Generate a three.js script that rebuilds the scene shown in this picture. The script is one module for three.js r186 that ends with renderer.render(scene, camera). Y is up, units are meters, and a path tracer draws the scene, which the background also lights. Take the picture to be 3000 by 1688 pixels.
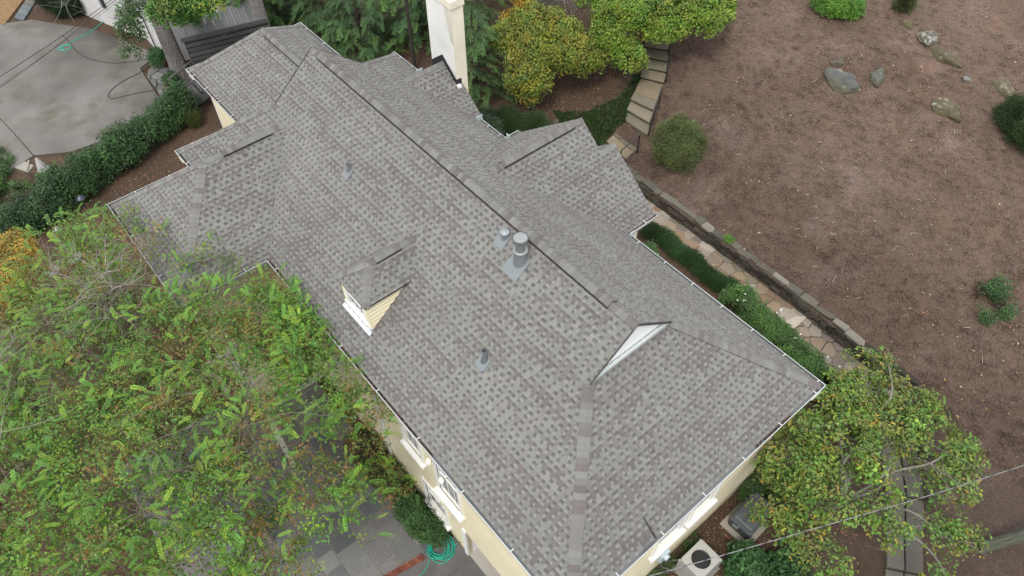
import * as THREE from 'three';
import { mergeGeometries } from 'three/addons/utils/BufferGeometryUtils.js';
import { RoundedBoxGeometry } from 'three/addons/geometries/RoundedBoxGeometry.js';
import { ImprovedNoise } from 'three/addons/math/ImprovedNoise.js';

// ---------------------------------------------------------------- camera, sky, sun, exposure
// metres; x runs along the main ridge of the house, z towards its entrance front, y = 0 at its eaves
const V3 = (x, y, z) => new THREE.Vector3(x, y, z);
const scene = new THREE.Scene();
const camera = new THREE.PerspectiveCamera(42.643, 1024 / 576, 0.5, 900);
const CAM = V3(13.668, 15.812, 7.698);
camera.position.copy(CAM);
camera.up.set(-0.5926, 0.6288, -0.5034);
camera.lookAt(CAM.x - 0.4866, CAM.y - 0.7772, CAM.z - 0.3989);
scene.add(camera);
const renderer = new THREE.WebGLRenderer({ antialias: true });
renderer.toneMapping = THREE.LinearToneMapping;
renderer.toneMappingExposure = 1.55;
renderer.shadowMap.enabled = true;
{ // overcast sky: a little brighter overhead, with soft cloud structure
  const w = 128, h = 64, d = new Float32Array(w * h * 4), n = new ImprovedNoise();
  for (let j = 0; j < h; j++) for (let i = 0; i < w; i++) {
    const el = (j + 0.5) / h * Math.PI - Math.PI / 2, az = (i + 0.5) / w * Math.PI * 2, s = Math.sin(el), c = Math.cos(el);
    const cl = n.noise(c * Math.cos(az) * 2.2, s * 4, c * Math.sin(az) * 2.2) * 0.14;
    const k = s > 0 ? 0.78 + 0.42 * s + cl : 0.25;
    d.set([k * 0.99, k * 1.0, k * 1.0, 1], (j * w + i) * 4);
  }
  const t = new THREE.DataTexture(d, w, h, THREE.RGBAFormat, THREE.FloatType);
  t.mapping = THREE.EquirectangularReflectionMapping; t.magFilter = t.minFilter = THREE.LinearFilter; t.needsUpdate = true;
  scene.background = t; scene.environment = t;
}
const sun = new THREE.DirectionalLight(0xfff6ea, 1.35);
sun.position.set(13, 40, 22); sun.castShadow = true; sun.shadow.radius = 26;
Object.assign(sun.shadow.camera, { left: -45, right: 45, top: 45, bottom: -45, near: 1, far: 140 });
sun.shadow.mapSize.set(2048, 2048);
scene.add(sun, sun.target);

// ---------------------------------------------------------------- helpers
function rngOf(a) { return () => { a |= 0; a = a + 0x6D2B79F5 | 0; let t = Math.imul(a ^ a >>> 15, 1 | a); t = t + Math.imul(t ^ t >>> 7, 61 | t) ^ t; return ((t ^ t >>> 14) >>> 0) / 4294967296; }; }
const perlin = new ImprovedNoise();
const nz = (x, y = 0, z = 0) => perlin.noise(x, y, z);
function fbm(x, y, z = 0, o = 4) { let s = 0, a = 0.5; for (let i = 0; i < o; i++) { s += a * nz(x, y, z + i * 7.3); x *= 2.03; y *= 2.03; a *= 0.5; } return s; }
const clamp = (x, a = 0, b = 1) => Math.min(b, Math.max(a, x)), lerp = (a, b, t) => a + (b - a) * t;
const sm = (a, b, x) => { const t = clamp((x - a) / (b - a)); return t * t * (3 - 2 * t); };
const mix3 = (a, b, t) => [lerp(a[0], b[0], t), lerp(a[1], b[1], t), lerp(a[2], b[2], t)];
const scale3 = (a, k) => [a[0] * k, a[1] * k, a[2] * k];
const used = {};
function numbered(name) { const n = used[name] = (used[name] ?? -1) + 1; return n ? `${name}_${String(n).padStart(3, '0')}` : name; }
function tag(o, label, category, group) { o.userData = { label, category }; if (group) o.userData.group = group; return o; }
function thing(name, label, category, pos = [0, 0, 0], turn = 0, group) {
  const o = new THREE.Group(); o.name = numbered(name); o.position.set(...pos); o.rotation.y = turn; scene.add(o);
  return tag(o, label, category, group);
}
function copyOf(o, label, pos, turn = 0, k = 1) {
  const c = o.clone(); c.name = numbered(o.name.replace(/_\d+$/, '')); scene.add(c); c.position.set(...pos); c.rotation.y = turn; c.scale.setScalar(k);
  c.userData = { ...o.userData, label }; return c;
}
class MB { // collects faces, boxes and tubes and merges them into ONE named mesh
  constructor() { this.p = []; this.n = []; this.c = []; this.u = []; }
  tri(a, b, c, ca = [1, 1, 1], cb = ca, cc = ca, ua = [0, 0], ub = [0, 0], uc = [0, 0]) {
    const ux = b[0] - a[0], uy = b[1] - a[1], uz = b[2] - a[2], vx = c[0] - a[0], vy = c[1] - a[1], vz = c[2] - a[2];
    let x = uy * vz - uz * vy, y = uz * vx - ux * vz, z = ux * vy - uy * vx; const l = Math.hypot(x, y, z);
    if (l < 1e-10) return this; x /= l; y /= l; z /= l;
    this.p.push(...a, ...b, ...c); this.n.push(x, y, z, x, y, z, x, y, z); this.c.push(...ca, ...cb, ...cc); this.u.push(...ua, ...ub, ...uc); return this;
  }
  quad(a, b, c, d, ca, cb = ca, cc = ca, cd = ca, uv) {
    const u = uv ?? [[0, 0], [0, 0], [0, 0], [0, 0]];
    this.tri(a, b, c, ca, cb, cc, u[0], u[1], u[2]); return this.tri(a, c, d, ca, cc, cd, u[0], u[2], u[3]);
  }
  poly(pts, col = [1, 1, 1], s = 1) { // flat convex polygon with uv in metres along its own plane
    const a = V3(...pts[0]), e = V3(...pts[1]).sub(a).normalize(), n = e.clone().cross(V3(...pts[2]).sub(a)).normalize(), f = n.cross(e);
    const uv = pts.map((q) => { const w = V3(...q).sub(a); return [w.dot(e) * s, w.dot(f) * s]; });
    for (let i = 1; i + 1 < pts.length; i++) this.tri(pts[0], pts[i], pts[i + 1], col, col, col, uv[0], uv[i], uv[i + 1]);
    return this;
  }
  geo(g, m, col = [1, 1, 1]) {
    g = g.index ? g.toNonIndexed() : g.clone();
    if (m) g.applyMatrix4(m);
    const P = g.attributes.position.array, N = g.attributes.normal.array, U = g.attributes.uv?.array;
    for (let i = 0; i < P.length; i++) { this.p.push(P[i]); this.n.push(N[i]); }
    for (let i = 0; i < P.length / 3; i++) { this.c.push(...col); this.u.push(U ? U[2 * i] : 0, U ? U[2 * i + 1] : 0); }
    return this;
  }
  box(x0, x1, y0, y1, z0, z1, col, r = 0) { // uv in metres
    const sx = x1 - x0, sy = y1 - y0, sz = z1 - z0;
    let g0 = (r ? new RoundedBoxGeometry(sx, sy, sz, 1, Math.min(r, sx / 2.1, sy / 2.1, sz / 2.1)) : new THREE.BoxGeometry(sx, sy, sz)); if (g0.index) g0 = g0.toNonIndexed(); const g = g0;
    const P = g.attributes.position, N = g.attributes.normal, U = g.attributes.uv;
    for (let i = 0; i < P.count; i++) {
      const ax = Math.abs(N.getX(i)), ay = Math.abs(N.getY(i)), az = Math.abs(N.getZ(i));
      if (ay > ax && ay > az) U.setXY(i, P.getX(i) + x0, P.getZ(i) + z0); else if (ax > az) U.setXY(i, P.getZ(i) + z0, P.getY(i) + y0); else U.setXY(i, P.getX(i) + x0, P.getY(i) + y0);
    }
    return this.geo(g, new THREE.Matrix4().makeTranslation((x0 + x1) / 2, (y0 + y1) / 2, (z0 + z1) / 2), col);
  }
  bar(a, b, w, h, col) { // a straight bar from a to b
    const A = V3(...a), B = V3(...b), d = B.clone().sub(A), L = d.length(), q = new THREE.Quaternion().setFromUnitVectors(V3(0, 0, 1), d.normalize());
    if (Math.abs(d.y) < 0.98) { const m = new THREE.Matrix4().lookAt(V3(0, 0, 0), d.clone().negate(), V3(0, 1, 0)); q.setFromRotationMatrix(m); }
    return this.geo(new THREE.BoxGeometry(w, h, L), new THREE.Matrix4().compose(A.add(B).multiplyScalar(0.5), q, V3(1, 1, 1)), col);
  }
  tube(pts, r, seg = 6, col, steps, r2) { // tapered tube through points
    const c = new THREE.CatmullRomCurve3(pts.map((p) => V3(...p)), false, 'centripetal'), n = steps ?? Math.max(3, pts.length * 3), g = new THREE.TubeGeometry(c, n, r, seg);
    if (r2 !== undefined) { const P = g.attributes.position; for (let i = 0; i <= n; i++) { const o = c.getPointAt(i / n), k = lerp(1, r2 / r, i / n); for (let j = 0; j <= seg; j++) { const q = i * (seg + 1) + j; P.setXYZ(q, o.x + (P.getX(q) - o.x) * k, o.y + (P.getY(q) - o.y) * k, o.z + (P.getZ(q) - o.z) * k); } } }
    return this.geo(g, null, col);
  }
  geometry() {
    const g = new THREE.BufferGeometry();
    g.setAttribute('position', new THREE.BufferAttribute(new Float32Array(this.p), 3)); g.setAttribute('normal', new THREE.BufferAttribute(new Float32Array(this.n), 3));
    g.setAttribute('color', new THREE.BufferAttribute(new Float32Array(this.c), 3)); g.setAttribute('uv', new THREE.BufferAttribute(new Float32Array(this.u), 2));
    return g;
  }
  build(name, mat, parent, kind) {
    const m = new THREE.Mesh(this.geometry(), mat); m.name = numbered(name); m.castShadow = m.receiveShadow = true;
    if (kind) m.userData.kind = kind;
    (parent ?? scene).add(m); return m;
  }
}
// ---- textures: computed in plain arrays
function tex(w, h, fn, srgb = true, rep) {
  const d = new Uint8Array(w * h * 4);
  for (let j = 0; j < h; j++) for (let i = 0; i < w; i++) { const c = fn(i / w, j / h, i, j), o = (j * w + i) * 4; for (let k = 0; k < 3; k++) d[o + k] = clamp(typeof c === 'number' ? c : c[k], 0, 1) * 255; d[o + 3] = 255; }
  return wrapTex(d, w, h, srgb, rep);
}
function wrapTex(d, w, h, srgb, rep) {
  const t = new THREE.DataTexture(d, w, h); t.wrapS = t.wrapT = THREE.RepeatWrapping; t.magFilter = THREE.LinearFilter; t.minFilter = THREE.LinearMipmapLinearFilter; t.generateMipmaps = true;
  if (srgb) t.colorSpace = THREE.SRGBColorSpace; if (rep) t.repeat.set(rep, rep); t.needsUpdate = true; return t;
}
function hash2(i, j, s = 0) { let h = Math.imul(i, 374761393) + Math.imul(j, 668265263) + Math.imul(s, 974711); h = Math.imul(h ^ h >>> 13, 1274126177); return ((h ^ h >>> 16) >>> 0) / 4294967296; }
// value noise that tiles with period per
function tn(x, y, per, s) { const i = Math.floor(x), j = Math.floor(y), fx = x - i, fy = y - j, u = fx * fx * (3 - 2 * fx), v = fy * fy * (3 - 2 * fy), w = (a) => ((a % per) + per) % per; return lerp(lerp(hash2(w(i), w(j), s), hash2(w(i + 1), w(j), s), u), lerp(hash2(w(i), w(j + 1), s), hash2(w(i + 1), w(j + 1), s), u), v); }
function tf(u, v, per, o = 4, s = 1) { let r = 0, a = 0.5, n = 0; for (let k = 0; k < o; k++) { r += a * tn(u * per, v * per, per, s + k); n += a; per *= 2; a *= 0.55; } return r / n; }
const std = (o) => new THREE.MeshStandardMaterial({ vertexColors: true, roughness: 0.85, side: THREE.DoubleSide, ...o });
const G1 = tex(512, 512, (u, v, i, j) => 0.8 + 0.2 * hash2(i, j, 3) - 0.1 * tf(u, v, 64, 3, 5) + 0.03, false, 1.2);
const granuleBump = tex(512, 512, (u, v, i, j) => 0.5 * hash2(i, j, 9) + 0.5 * tf(u, v, 96, 2, 2), false, 1.5);
const blotch = tex(512, 512, (u, v, i, j) => { const k = 0.86 + 0.26 * (tf(u, v, 6, 5, 11) - 0.5) + 0.1 * (hash2(i, j, 4) - 0.5); return [k, k, k]; }, false, 0.25);
const rough1 = tex(256, 256, (u, v, i, j) => 0.55 * tf(u, v, 16, 4, 21) + 0.45 * hash2(i, j, 1), false, 1);
const lapBump = tex(8, 256, (u, v) => { const f = (v * 8) % 1; return f < 0.06 ? 0.1 + f * 10 : 0.7 - 0.5 * f + 0.4; }, false, 0.8);
const brickBump = tex(256, 256, (u, v, i, j) => { const r = Math.floor(v * 15), f = v * 15 - r, q = (u * 5 + (r % 2) * 0.5) % 1; return (f < 0.14 || q < 0.05 ? 0.25 : 0.75) + 0.25 * (tf(u, v, 32, 3, 3) - 0.5); }, false, 1);
const lum = (c) => c[0] * 0.3 + c[1] * 0.59 + c[2] * 0.11;
// strewn strokes (needles, chips, leaves) on a base colour: 256 px a metre on an 8 m tile
function strewn(size, base, strokes, seed) {
  const r = rngOf(seed), f = new Float32Array(size * size * 3);
  for (let j = 0; j < size; j++) for (let i = 0; i < size; i++) { const c = base(i / size, j / size), k = 0.8 + 0.4 * hash2(i, j, 6), o = (j * size + i) * 3; f[o] = c[0] * k; f[o + 1] = c[1] * k; f[o + 2] = c[2] * k; }
  for (const [n, len, wid, cols] of strokes) for (let q = 0; q < n; q++) {
    let x = r() * size, y = r() * size, a = r() * 6.283; const L = len * (0.5 + r()), c = cols[Math.floor(r() * cols.length)], k = 0.7 + 0.6 * r(), cu = (r() - 0.5) * 0.05, w = Math.max(1, Math.round(wid * (0.6 + 0.8 * r())));
    for (let s = 0; s < L; s++) {
      x += Math.cos(a); y += Math.sin(a); a += cu;
      for (let b = 0; b < w; b++) { const X = ((Math.floor(x + b) % size) + size) % size, Y = ((Math.floor(y) % size) + size) % size, o = (Y * size + X) * 3; for (let m = 0; m < 3; m++) f[o + m] = f[o + m] * 0.25 + c[m] * k * 0.75; }
    }
  }
  const d = new Uint8Array(size * size * 4), g = (x) => 255 * (x < 0.0031308 ? 12.92 * x : 1.055 * Math.pow(x, 1 / 2.4) - 0.055);
  for (let i = 0; i < size * size; i++) { for (let m = 0; m < 3; m++) d[i * 4 + m] = clamp(g(clamp(f[i * 3 + m])), 0, 255); d[i * 4 + 3] = 255; }
  return d;
}
const strawTex = wrapTex(strewn(1536, (u, v) => { const k = clamp(0.35 * tf(u, v, 9, 5, 31) + 0.95 * tf(u, v, 110, 3, 35) - 0.15); return mix3([0.040, 0.028, 0.022], [0.115, 0.088, 0.075], k); },
  [[60000, 26, 1, [[0.10, 0.062, 0.042], [0.15, 0.095, 0.062], [0.075, 0.046, 0.034], [0.12, 0.085, 0.070], [0.17, 0.13, 0.105]]], [9000, 34, 1, [[0.22, 0.14, 0.08], [0.20, 0.155, 0.125], [0.05, 0.03, 0.023]]]], 77), 1536, 1536, true, 0.17);
const mulchTex = wrapTex(strewn(768, (u, v) => { const k = tf(u, v, 11, 4, 41); return mix3([0.035, 0.021, 0.014], [0.085, 0.055, 0.038], k); },
  [[30000, 8, 3, [[0.15, 0.08, 0.045], [0.07, 0.04, 0.026], [0.16, 0.095, 0.055], [0.045, 0.028, 0.02]]], [1500, 9, 3, [[0.26, 0.17, 0.09], [0.2, 0.12, 0.06]]]], 78), 768, 768, true, 0.25);
const M = {
  shingle: std({ map: G1, bumpMap: granuleBump, bumpScale: 0.003, roughness: 0.93 }),
  deck: std({ roughness: 0.95 }), white: std({ roughness: 0.45 }), metal: std({ roughness: 0.35, metalness: 0.55 }), galv: std({ roughness: 0.5, metalness: 0.25, map: blotch }),
  cream: std({ map: blotch, bumpMap: lapBump, bumpScale: 0.012, roughness: 0.7 }), brickwork: std({ map: blotch, bumpMap: brickBump, bumpScale: 0.012, roughness: 0.75 }),
  flat: std({ roughness: 0.7 }), dark: std({ roughness: 0.9 }), glass: std({ roughness: 0.08, metalness: 0.0 }), rubber: std({ roughness: 0.5 }),
  stone: std({ map: blotch, bumpMap: rough1, bumpScale: 0.02, roughness: 0.95 }), concrete: std({ map: blotch, bumpMap: rough1, bumpScale: 0.006, roughness: 0.95 }),
  straw: std({ map: strawTex, bumpMap: strawTex, bumpScale: 0.012, roughness: 1 }), mulch: std({ map: mulchTex, bumpMap: mulchTex, bumpScale: 0.04, roughness: 1 }),
  bark: std({ bumpMap: tex(128, 256, (u, v) => tf(u, v * 0.5, 24, 3, 61) * 0.6 + 0.4 * tf(u * 0.5, v, 40, 2, 63), false, 1), bumpScale: 0.09, roughness: 0.95, map: tex(128, 256, (u, v) => { const k = 0.62 + 0.75 * (tf(u, v * 0.5, 24, 3, 61) * 0.5 + 0.5 * tf(u * 0.7, v, 9, 4, 65) - 0.15); return [k, k, k]; }, false, 1) }),
  leaf: new THREE.MeshPhysicalMaterial({ vertexColors: true, roughness: 0.55, side: THREE.DoubleSide, transmission: 0.22, thickness: 0 }),
  wood: std({ map: blotch, bumpMap: rough1, bumpScale: 0.006, roughness: 0.8 }),
};
// ---------------------------------------------------------------- terrain
function pw(z, P) { if (z <= P[0][0]) return P[0][1]; for (let i = 1; i < P.length; i++) if (z <= P[i][0]) return lerp(P[i - 1][1], P[i][1], (z - P[i - 1][0]) / (P[i][0] - P[i - 1][0])); return P[P.length - 1][1]; }
const yw = (x) => -4.4 - 0.45 * sm(7, 13, x);
function lower(x, z) {
  const r = pw(z, [[-9.5, yw(x)], [-8.2, yw(x)], [-7.6, yw(x) - 0.02], [-4, -5.2], [-3, -5.42], [1, -5.45], [2.6, -5.7], [4, -6.25], [60, -6.25]]);
  const b = pw(z, [[-9.5, yw(x)], [-4, -4.5], [4, -6.25], [60, -6.25]]), l = pw(z, [[-9.5, -4.4], [-5, -4.9], [-3, -5.7], [60, -5.9]]);
  return lerp(lerp(b, r, sm(8, 10.5, x)), l, sm(-6, -8, x));
}
function upper(x, z) { const d = -9.5 - z; return lower(x, -9.5) + 0.55 * lerp(sm(-1.0, 1.2, x), 1, sm(5, 16, d)) + 0.14 * Math.min(d, 60) + 0.4 * sm(2, 14, d) * sm(4, -6, x); }
function H(x, z) { if (z < -9.5) return x < 12.3 ? upper(x, z) : upper(12.3, z) - 0.55 * sm(12.3, 15, x) * sm(-16, -9.5, z); return lower(x, z); }
const bumpy = (x, z) => 0.06 * fbm(x * 0.35, z * 0.35, 2, 3);
function sheet(name, xs, zs, mat, col, keep, hf = H) {
  const P = [], C = [], U = [], I = [], id = new Map();
  const vid = (i, j) => { const k = i * 10000 + j; if (id.has(k)) return id.get(k); const x = xs[i], z = zs[j]; P.push(x, hf(x, z) + (Math.abs(x) < 60 ? bumpy(x, z) : 0), z); C.push(...col(x, z)); U.push(x, z); id.set(k, P.length / 3 - 1); return P.length / 3 - 1; };
  for (let i = 0; i + 1 < xs.length; i++) for (let j = 0; j + 1 < zs.length; j++) {
    if (!keep((xs[i] + xs[i + 1]) / 2, (zs[j] + zs[j + 1]) / 2)) continue;
    const a = vid(i, j), b = vid(i, j + 1), c = vid(i + 1, j + 1), d = vid(i + 1, j); I.push(a, b, c, a, c, d);
  }
  const g = new THREE.BufferGeometry(); g.setAttribute('position', new THREE.Float32BufferAttribute(P, 3)); g.setAttribute('color', new THREE.Float32BufferAttribute(C, 3)); g.setAttribute('uv', new THREE.Float32BufferAttribute(U, 2)); g.setIndex(I); g.computeVertexNormals();
  const m = new THREE.Mesh(g, mat); m.name = numbered(name); m.receiveShadow = m.castShadow = true; m.userData.kind = 'structure'; scene.add(m); return m;
}
const range = (a, b, s) => { const r = []; for (let x = a; x < b - 1e-6; x += s) r.push(+x.toFixed(3)); r.push(b); return r; };
const XS = [-400, -200, -110, -70, -50, ...range(-40, -0.2, 0.8), ...range(0.3, 12.3, 0.4), ...range(12.7, 26, 0.6), 32, 45, 70, 120, 220, 400];
const ZS = [-400, -200, -110, -80, -60, ...range(-50, -9.9, 0.6), ...range(-9.5, 16, 0.5), 18, 22, 30, 45, 80, 160, 400];
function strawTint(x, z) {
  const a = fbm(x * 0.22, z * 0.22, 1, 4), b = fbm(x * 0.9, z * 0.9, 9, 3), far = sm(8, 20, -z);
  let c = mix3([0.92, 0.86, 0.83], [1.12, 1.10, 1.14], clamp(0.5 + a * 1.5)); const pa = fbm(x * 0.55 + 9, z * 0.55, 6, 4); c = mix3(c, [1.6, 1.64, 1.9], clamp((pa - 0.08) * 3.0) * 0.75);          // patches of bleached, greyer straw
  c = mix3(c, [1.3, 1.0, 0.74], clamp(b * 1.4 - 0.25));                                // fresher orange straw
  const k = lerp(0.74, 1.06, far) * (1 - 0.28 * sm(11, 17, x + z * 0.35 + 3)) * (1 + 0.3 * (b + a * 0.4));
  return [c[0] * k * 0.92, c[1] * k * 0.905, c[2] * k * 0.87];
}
const isHill = (x, z) => z < -9.5 || x > 12.3;
const isWoods = (x, z) => z < -9.5 && x < -2.6 - 0.45 * (-9.5 - z);
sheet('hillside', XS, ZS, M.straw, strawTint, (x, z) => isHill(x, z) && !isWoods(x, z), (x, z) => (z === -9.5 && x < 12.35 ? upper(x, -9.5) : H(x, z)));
sheet('garden_bed', XS, ZS, M.mulch, (x, z) => scale3([0.86, 0.9, 0.95], 0.85 + 0.5 * fbm(x * 0.6, z * 0.6, 3, 3)), (x, z) => !isHill(x, z) || isWoods(x, z));

// a flat polygonal slab of ground with thickness
function slab(pts, y, t, mat, name, parent, col = [1, 1, 1], bev = 0.01) {
  const s = new THREE.Shape(pts.map(([x, z]) => new THREE.Vector2(x, -z)));
  const g = new THREE.ExtrudeGeometry(s, { depth: t, bevelEnabled: bev > 0, bevelThickness: bev, bevelSize: bev, bevelOffset: -bev, bevelSegments: 1, steps: 1 });
  g.rotateX(-Math.PI / 2); g.translate(0, y - t, 0);
  const mb = new MB(); mb.geo(g, null, col); return mb.build(name, mat, parent);
}
function structure(m, parts) { m.userData.kind = 'structure'; return m; }
function group(name) { const g = new THREE.Group(); g.name = numbered(name); g.userData.kind = 'structure'; scene.add(g); return g; }
const drape = (pts, w, lift, col, mb) => { // a thin ribbon laid on a slab or on the ground
  for (let i = 0; i + 1 < pts.length; i++) { const [x0, y0, z0] = pts[i], [x1, y1, z1] = pts[i + 1], l = Math.hypot(x1 - x0, z1 - z0), nx = -(z1 - z0) / l * w / 2, nzz = (x1 - x0) / l * w / 2;
    mb.quad([x0 - nx, y0 + lift, z0 - nzz], [x1 - nx, y1 + lift, z1 - nzz], [x1 + nx, y1 + lift, z1 + nzz], [x0 + nx, y0 + lift, z0 + nzz], col); }
};
// ---- parking court of stained concrete, in slabs with open joints
const courtY = -5.66;
{
  const g = group('parking_court');
  const conc = std({ map: tex(1024, 1024, (u, v, i, j) => { const a = tf(u, v, 5, 6, 51), b = tf(u, v, 14, 5, 57), s = tf(u, v, 3, 4, 59); let c = mix3([0.255, 0.247, 0.235], [0.515, 0.505, 0.495], clamp(0.15 + a * 0.9)); c = mix3(c, [0.33, 0.31, 0.26], clamp((b - 0.03 - 0.5) * 2.2)); c = mix3(c, [0.22, 0.21, 0.19], clamp((s - 0.56) * 4)); return scale3(c, 0.93 + 0.14 * hash2(i, j, 2)); }, true, 0.085), bumpMap: rough1, bumpScale: 0.006, roughness: 0.95 });
  const A = [[-60, 12], [-60, -1.5], [-34, 4.2], [-31.2, 5.6], [-30.6, 4.4], [-27.5, 2.2], [-23.1, 0.55], [-22.5, 1.75], [-18.6, 2.1], [-18.0, 3.2], [-18.4, 6.6], [-19.24, 7.94], [-21.55, 8.13], [-27, 8.7], [-40, 10]];
  slab(A, courtY, 0.25, conc, 'concrete_slab', g);
  slab([[-60, 12.03], [-40, 10.03], [-27, 8.73], [-21.55, 8.16], [-19.22, 7.97], [-18.9, 9.2], [-24, 10.2], [-40, 13], [-60, 15]], courtY - 0.004, 0.25, conc, 'concrete_slab', g);
  const cr = new MB(), r = rngOf(5), crack = (a, b, n, am, w) => { const pts = []; for (let i = 0; i <= n; i++) { const t = i / n; pts.push([lerp(a[0], b[0], t) + (i % n ? (r() - 0.5) * am : 0), courtY, lerp(a[1], b[1], t) + (i % n ? (r() - 0.5) * am : 0)]); } drape(pts, w * 2.2, 0.004, [0.10, 0.095, 0.085], cr); };
  crack([-23.0, 7.3], [-21.8, 5.0], 14, 0.3, 0.022); crack([-21.8, 5.0], [-20.2, 2.6], 14, 0.35, 0.02); crack([-23, 7.3], [-26, 8.3], 12, 0.3, 0.02); crack([-30, 5.3], [-25.2, 3.4], 18, 0.22, 0.018); crack([-24.1, 4.4], [-23.2, 3.9], 8, 0.2, 0.015); crack([-19.9, 5.2], [-18.4, 4.4], 10, 0.2, 0.014); crack([-19.2, 6.5], [-18.3, 4.9], 12, 0.25, 0.015); crack([-24.6, 6.5], [-21.5, 8.0], 14, 0.3, 0.016); crack([-19.4, 3.6], [-20.9, 3.2], 8, 0.2, 0.012);
  cr.build('crack', M.dark, g);
}
// buff gravel apron and blue-grey slate band in the far corner
{ const g = structure(slab([[-50, 8.2], [-50, -2], [-34.3, 4.05], [-33.0, 4.1], [-31.0, 5.72], [-34, 6.6]], courtY + 0.03, 0.12, std({ map: tex(512, 512, (u, v, i, j) => scale3(mix3([0.44, 0.35, 0.235], [0.56, 0.465, 0.33], tf(u, v, 24, 4, 71)), 0.8 + 0.4 * hash2(i, j, 8)), true, 0.4), bumpMap: rough1, bumpScale: 0.03, roughness: 1 }), 'gravel_path'));
  const s = group('slate_path'), r = rngOf(8);
  for (let i = 0; i < 7; i++) { const t0 = i * 0.62, c = [[0.13, 0.16, 0.18], [0.16, 0.19, 0.20], [0.15, 0.14, 0.12]][Math.floor(r() * 3)]; const d = [0.62, -0.45], n = [0.55, 0.76], p = (a, b) => [-31.0 - 0.1 + a * d[0] * -1 + b * n[0] * 0.9 - 0.35, 5.4 + a * d[1] - b * 0.2 - 0.35]; slab([p(t0, 0), p(t0 + 0.58, 0), p(t0 + 0.58, 1.3), p(t0, 1.3)], courtY + 0.02, 0.1, M.stone, 'slate', s, c); } }
// asphalt drive, bluestone patio and brick edging before the garage
{
  const asph = std({ map: tex(512, 512, (u, v, i, j) => scale3(mix3([0.085, 0.082, 0.083], [0.15, 0.145, 0.145], tf(u, v, 8, 4, 81)), 0.65 + 0.7 * hash2(i, j, 12)), false, 0.5), bumpMap: rough1, bumpScale: 0.01, roughness: 0.97 });
  structure(slab([[6.16, 3.86], [14.5, 3.86], [20, 12], [20, 30], [3, 30], [5.3, 10]], -6.16, 0.2, asph, 'driveway', null));
  const pat = group('patio'), r = rngOf(12), rows = [[4.35, 0.55], [4.93, 0.72], [5.68, 0.5], [6.21, 0.72], [6.96, 0.5], [7.49, 0.72], [8.24, 0.55], [8.82, 0.72], [9.57, 0.5], [10.1, 0.72]];
  slab([[-2.6, 4.3], [6.1, 4.3], [5.3, 10.85], [-2.6, 10.85]], -6.215, 0.12, M.concrete, 'mortar_bed', pat, [0.36, 0.35, 0.33], 0);
  for (const [z, h] of rows) { let x = -2.5; const end = 6.0 - 0.17 * (z - 4.9); while (x < end - 0.2) { let w = 0.45 + r() * 0.45; if (x + w > end - 0.2) w = end - x; const k = 0.8 + 0.4 * r(), c = scale3([[0.16, 0.165, 0.17], [0.20, 0.20, 0.195], [0.18, 0.175, 0.18], [0.145, 0.155, 0.165]][Math.floor(r() * 4)], k); slab([[x, z], [x + w - 0.025, z], [x + w - 0.025, z + h], [x, z + h]], -6.19 + r() * 0.004, 0.05, M.stone, 'paver', pat, c, 0.005); x += w; } }
  const e = group('brick_edging'); const gb = new RoundedBoxGeometry(0.215, 0.075, 0.064, 1, 0.008);
  for (let i = 0; i < 64; i++) { const z = 5.02 + i * 0.0745, x = 6.07 - 0.17 * (z - 4.95), c = scale3([[0.27, 0.085, 0.06], [0.22, 0.07, 0.055], [0.31, 0.105, 0.07]][Math.floor(r() * 3)], 0.8 + 0.4 * r()); new MB().geo(gb, new THREE.Matrix4().compose(V3(x + (r() - 0.5) * 0.008, -6.165 + r() * 0.006, z), new THREE.Quaternion().setFromEuler(new THREE.Euler(0, 0.17 + (r() - 0.5) * 0.05, 0)), V3(1, 1, 1)), c).build('brick', M.stone, e); }
  slab([[5.93, 5.0], [6.2, 5.0], [5.42, 9.8], [5.12, 9.8]], -6.18, 0.08, M.concrete, 'mortar_bed', e, [0.5, 0.46, 0.42], 0);
}
// ---- flagstone pieces: jittered cells, each an irregular convex polygon with its own bevelled edges
function cells(inside, x0, x1, z0, z1, s, seed, joint = 0.018) {
  const r = rngOf(seed), pts = []; for (let i = Math.floor(x0 / s) - 1; i <= x1 / s + 1; i++) for (let j = Math.floor(z0 / s) - 1; j <= z1 / s + 1; j++) pts.push([(i + 0.1 + 0.8 * r() + (j & 1) * 0.5) * s, (j + 0.1 + 0.8 * r()) * s]);
  const clip = (poly, nx, nzv, d) => { const o = []; for (let i = 0; i < poly.length; i++) { const a = poly[i], b = poly[(i + 1) % poly.length], da = a[0] * nx + a[1] * nzv - d, db = b[0] * nx + b[1] * nzv - d; if (da <= 0) o.push(a); if (da * db < 0) { const t = da / (da - db); o.push([lerp(a[0], b[0], t), lerp(a[1], b[1], t)]); } } return o; };
  const res = [];
  for (const p of pts) { let poly = inside.map((q) => q.slice()); for (const q of pts) { if (q === p) continue; const dx = q[0] - p[0], dz = q[1] - p[1], l = Math.hypot(dx, dz); if (l > s * 3.2) continue; poly = clip(poly, dx / l, dz / l, ((p[0] + q[0]) / 2 * dx + (p[1] + q[1]) / 2 * dz) / l - joint); if (poly.length < 3) break; } if (poly.length > 2) { let A = 0; poly.forEach((a, i) => { const b = poly[(i + 1) % poly.length]; A += a[0] * b[1] - b[0] * a[1]; }); if (Math.abs(A) > 0.03) res.push(poly); } }
  return res;
}
const flagCols = [[0.26, 0.19, 0.13], [0.28, 0.225, 0.165], [0.22, 0.18, 0.135], [0.32, 0.28, 0.235], [0.25, 0.165, 0.11], [0.185, 0.16, 0.13], [0.36, 0.32, 0.28]];
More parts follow.
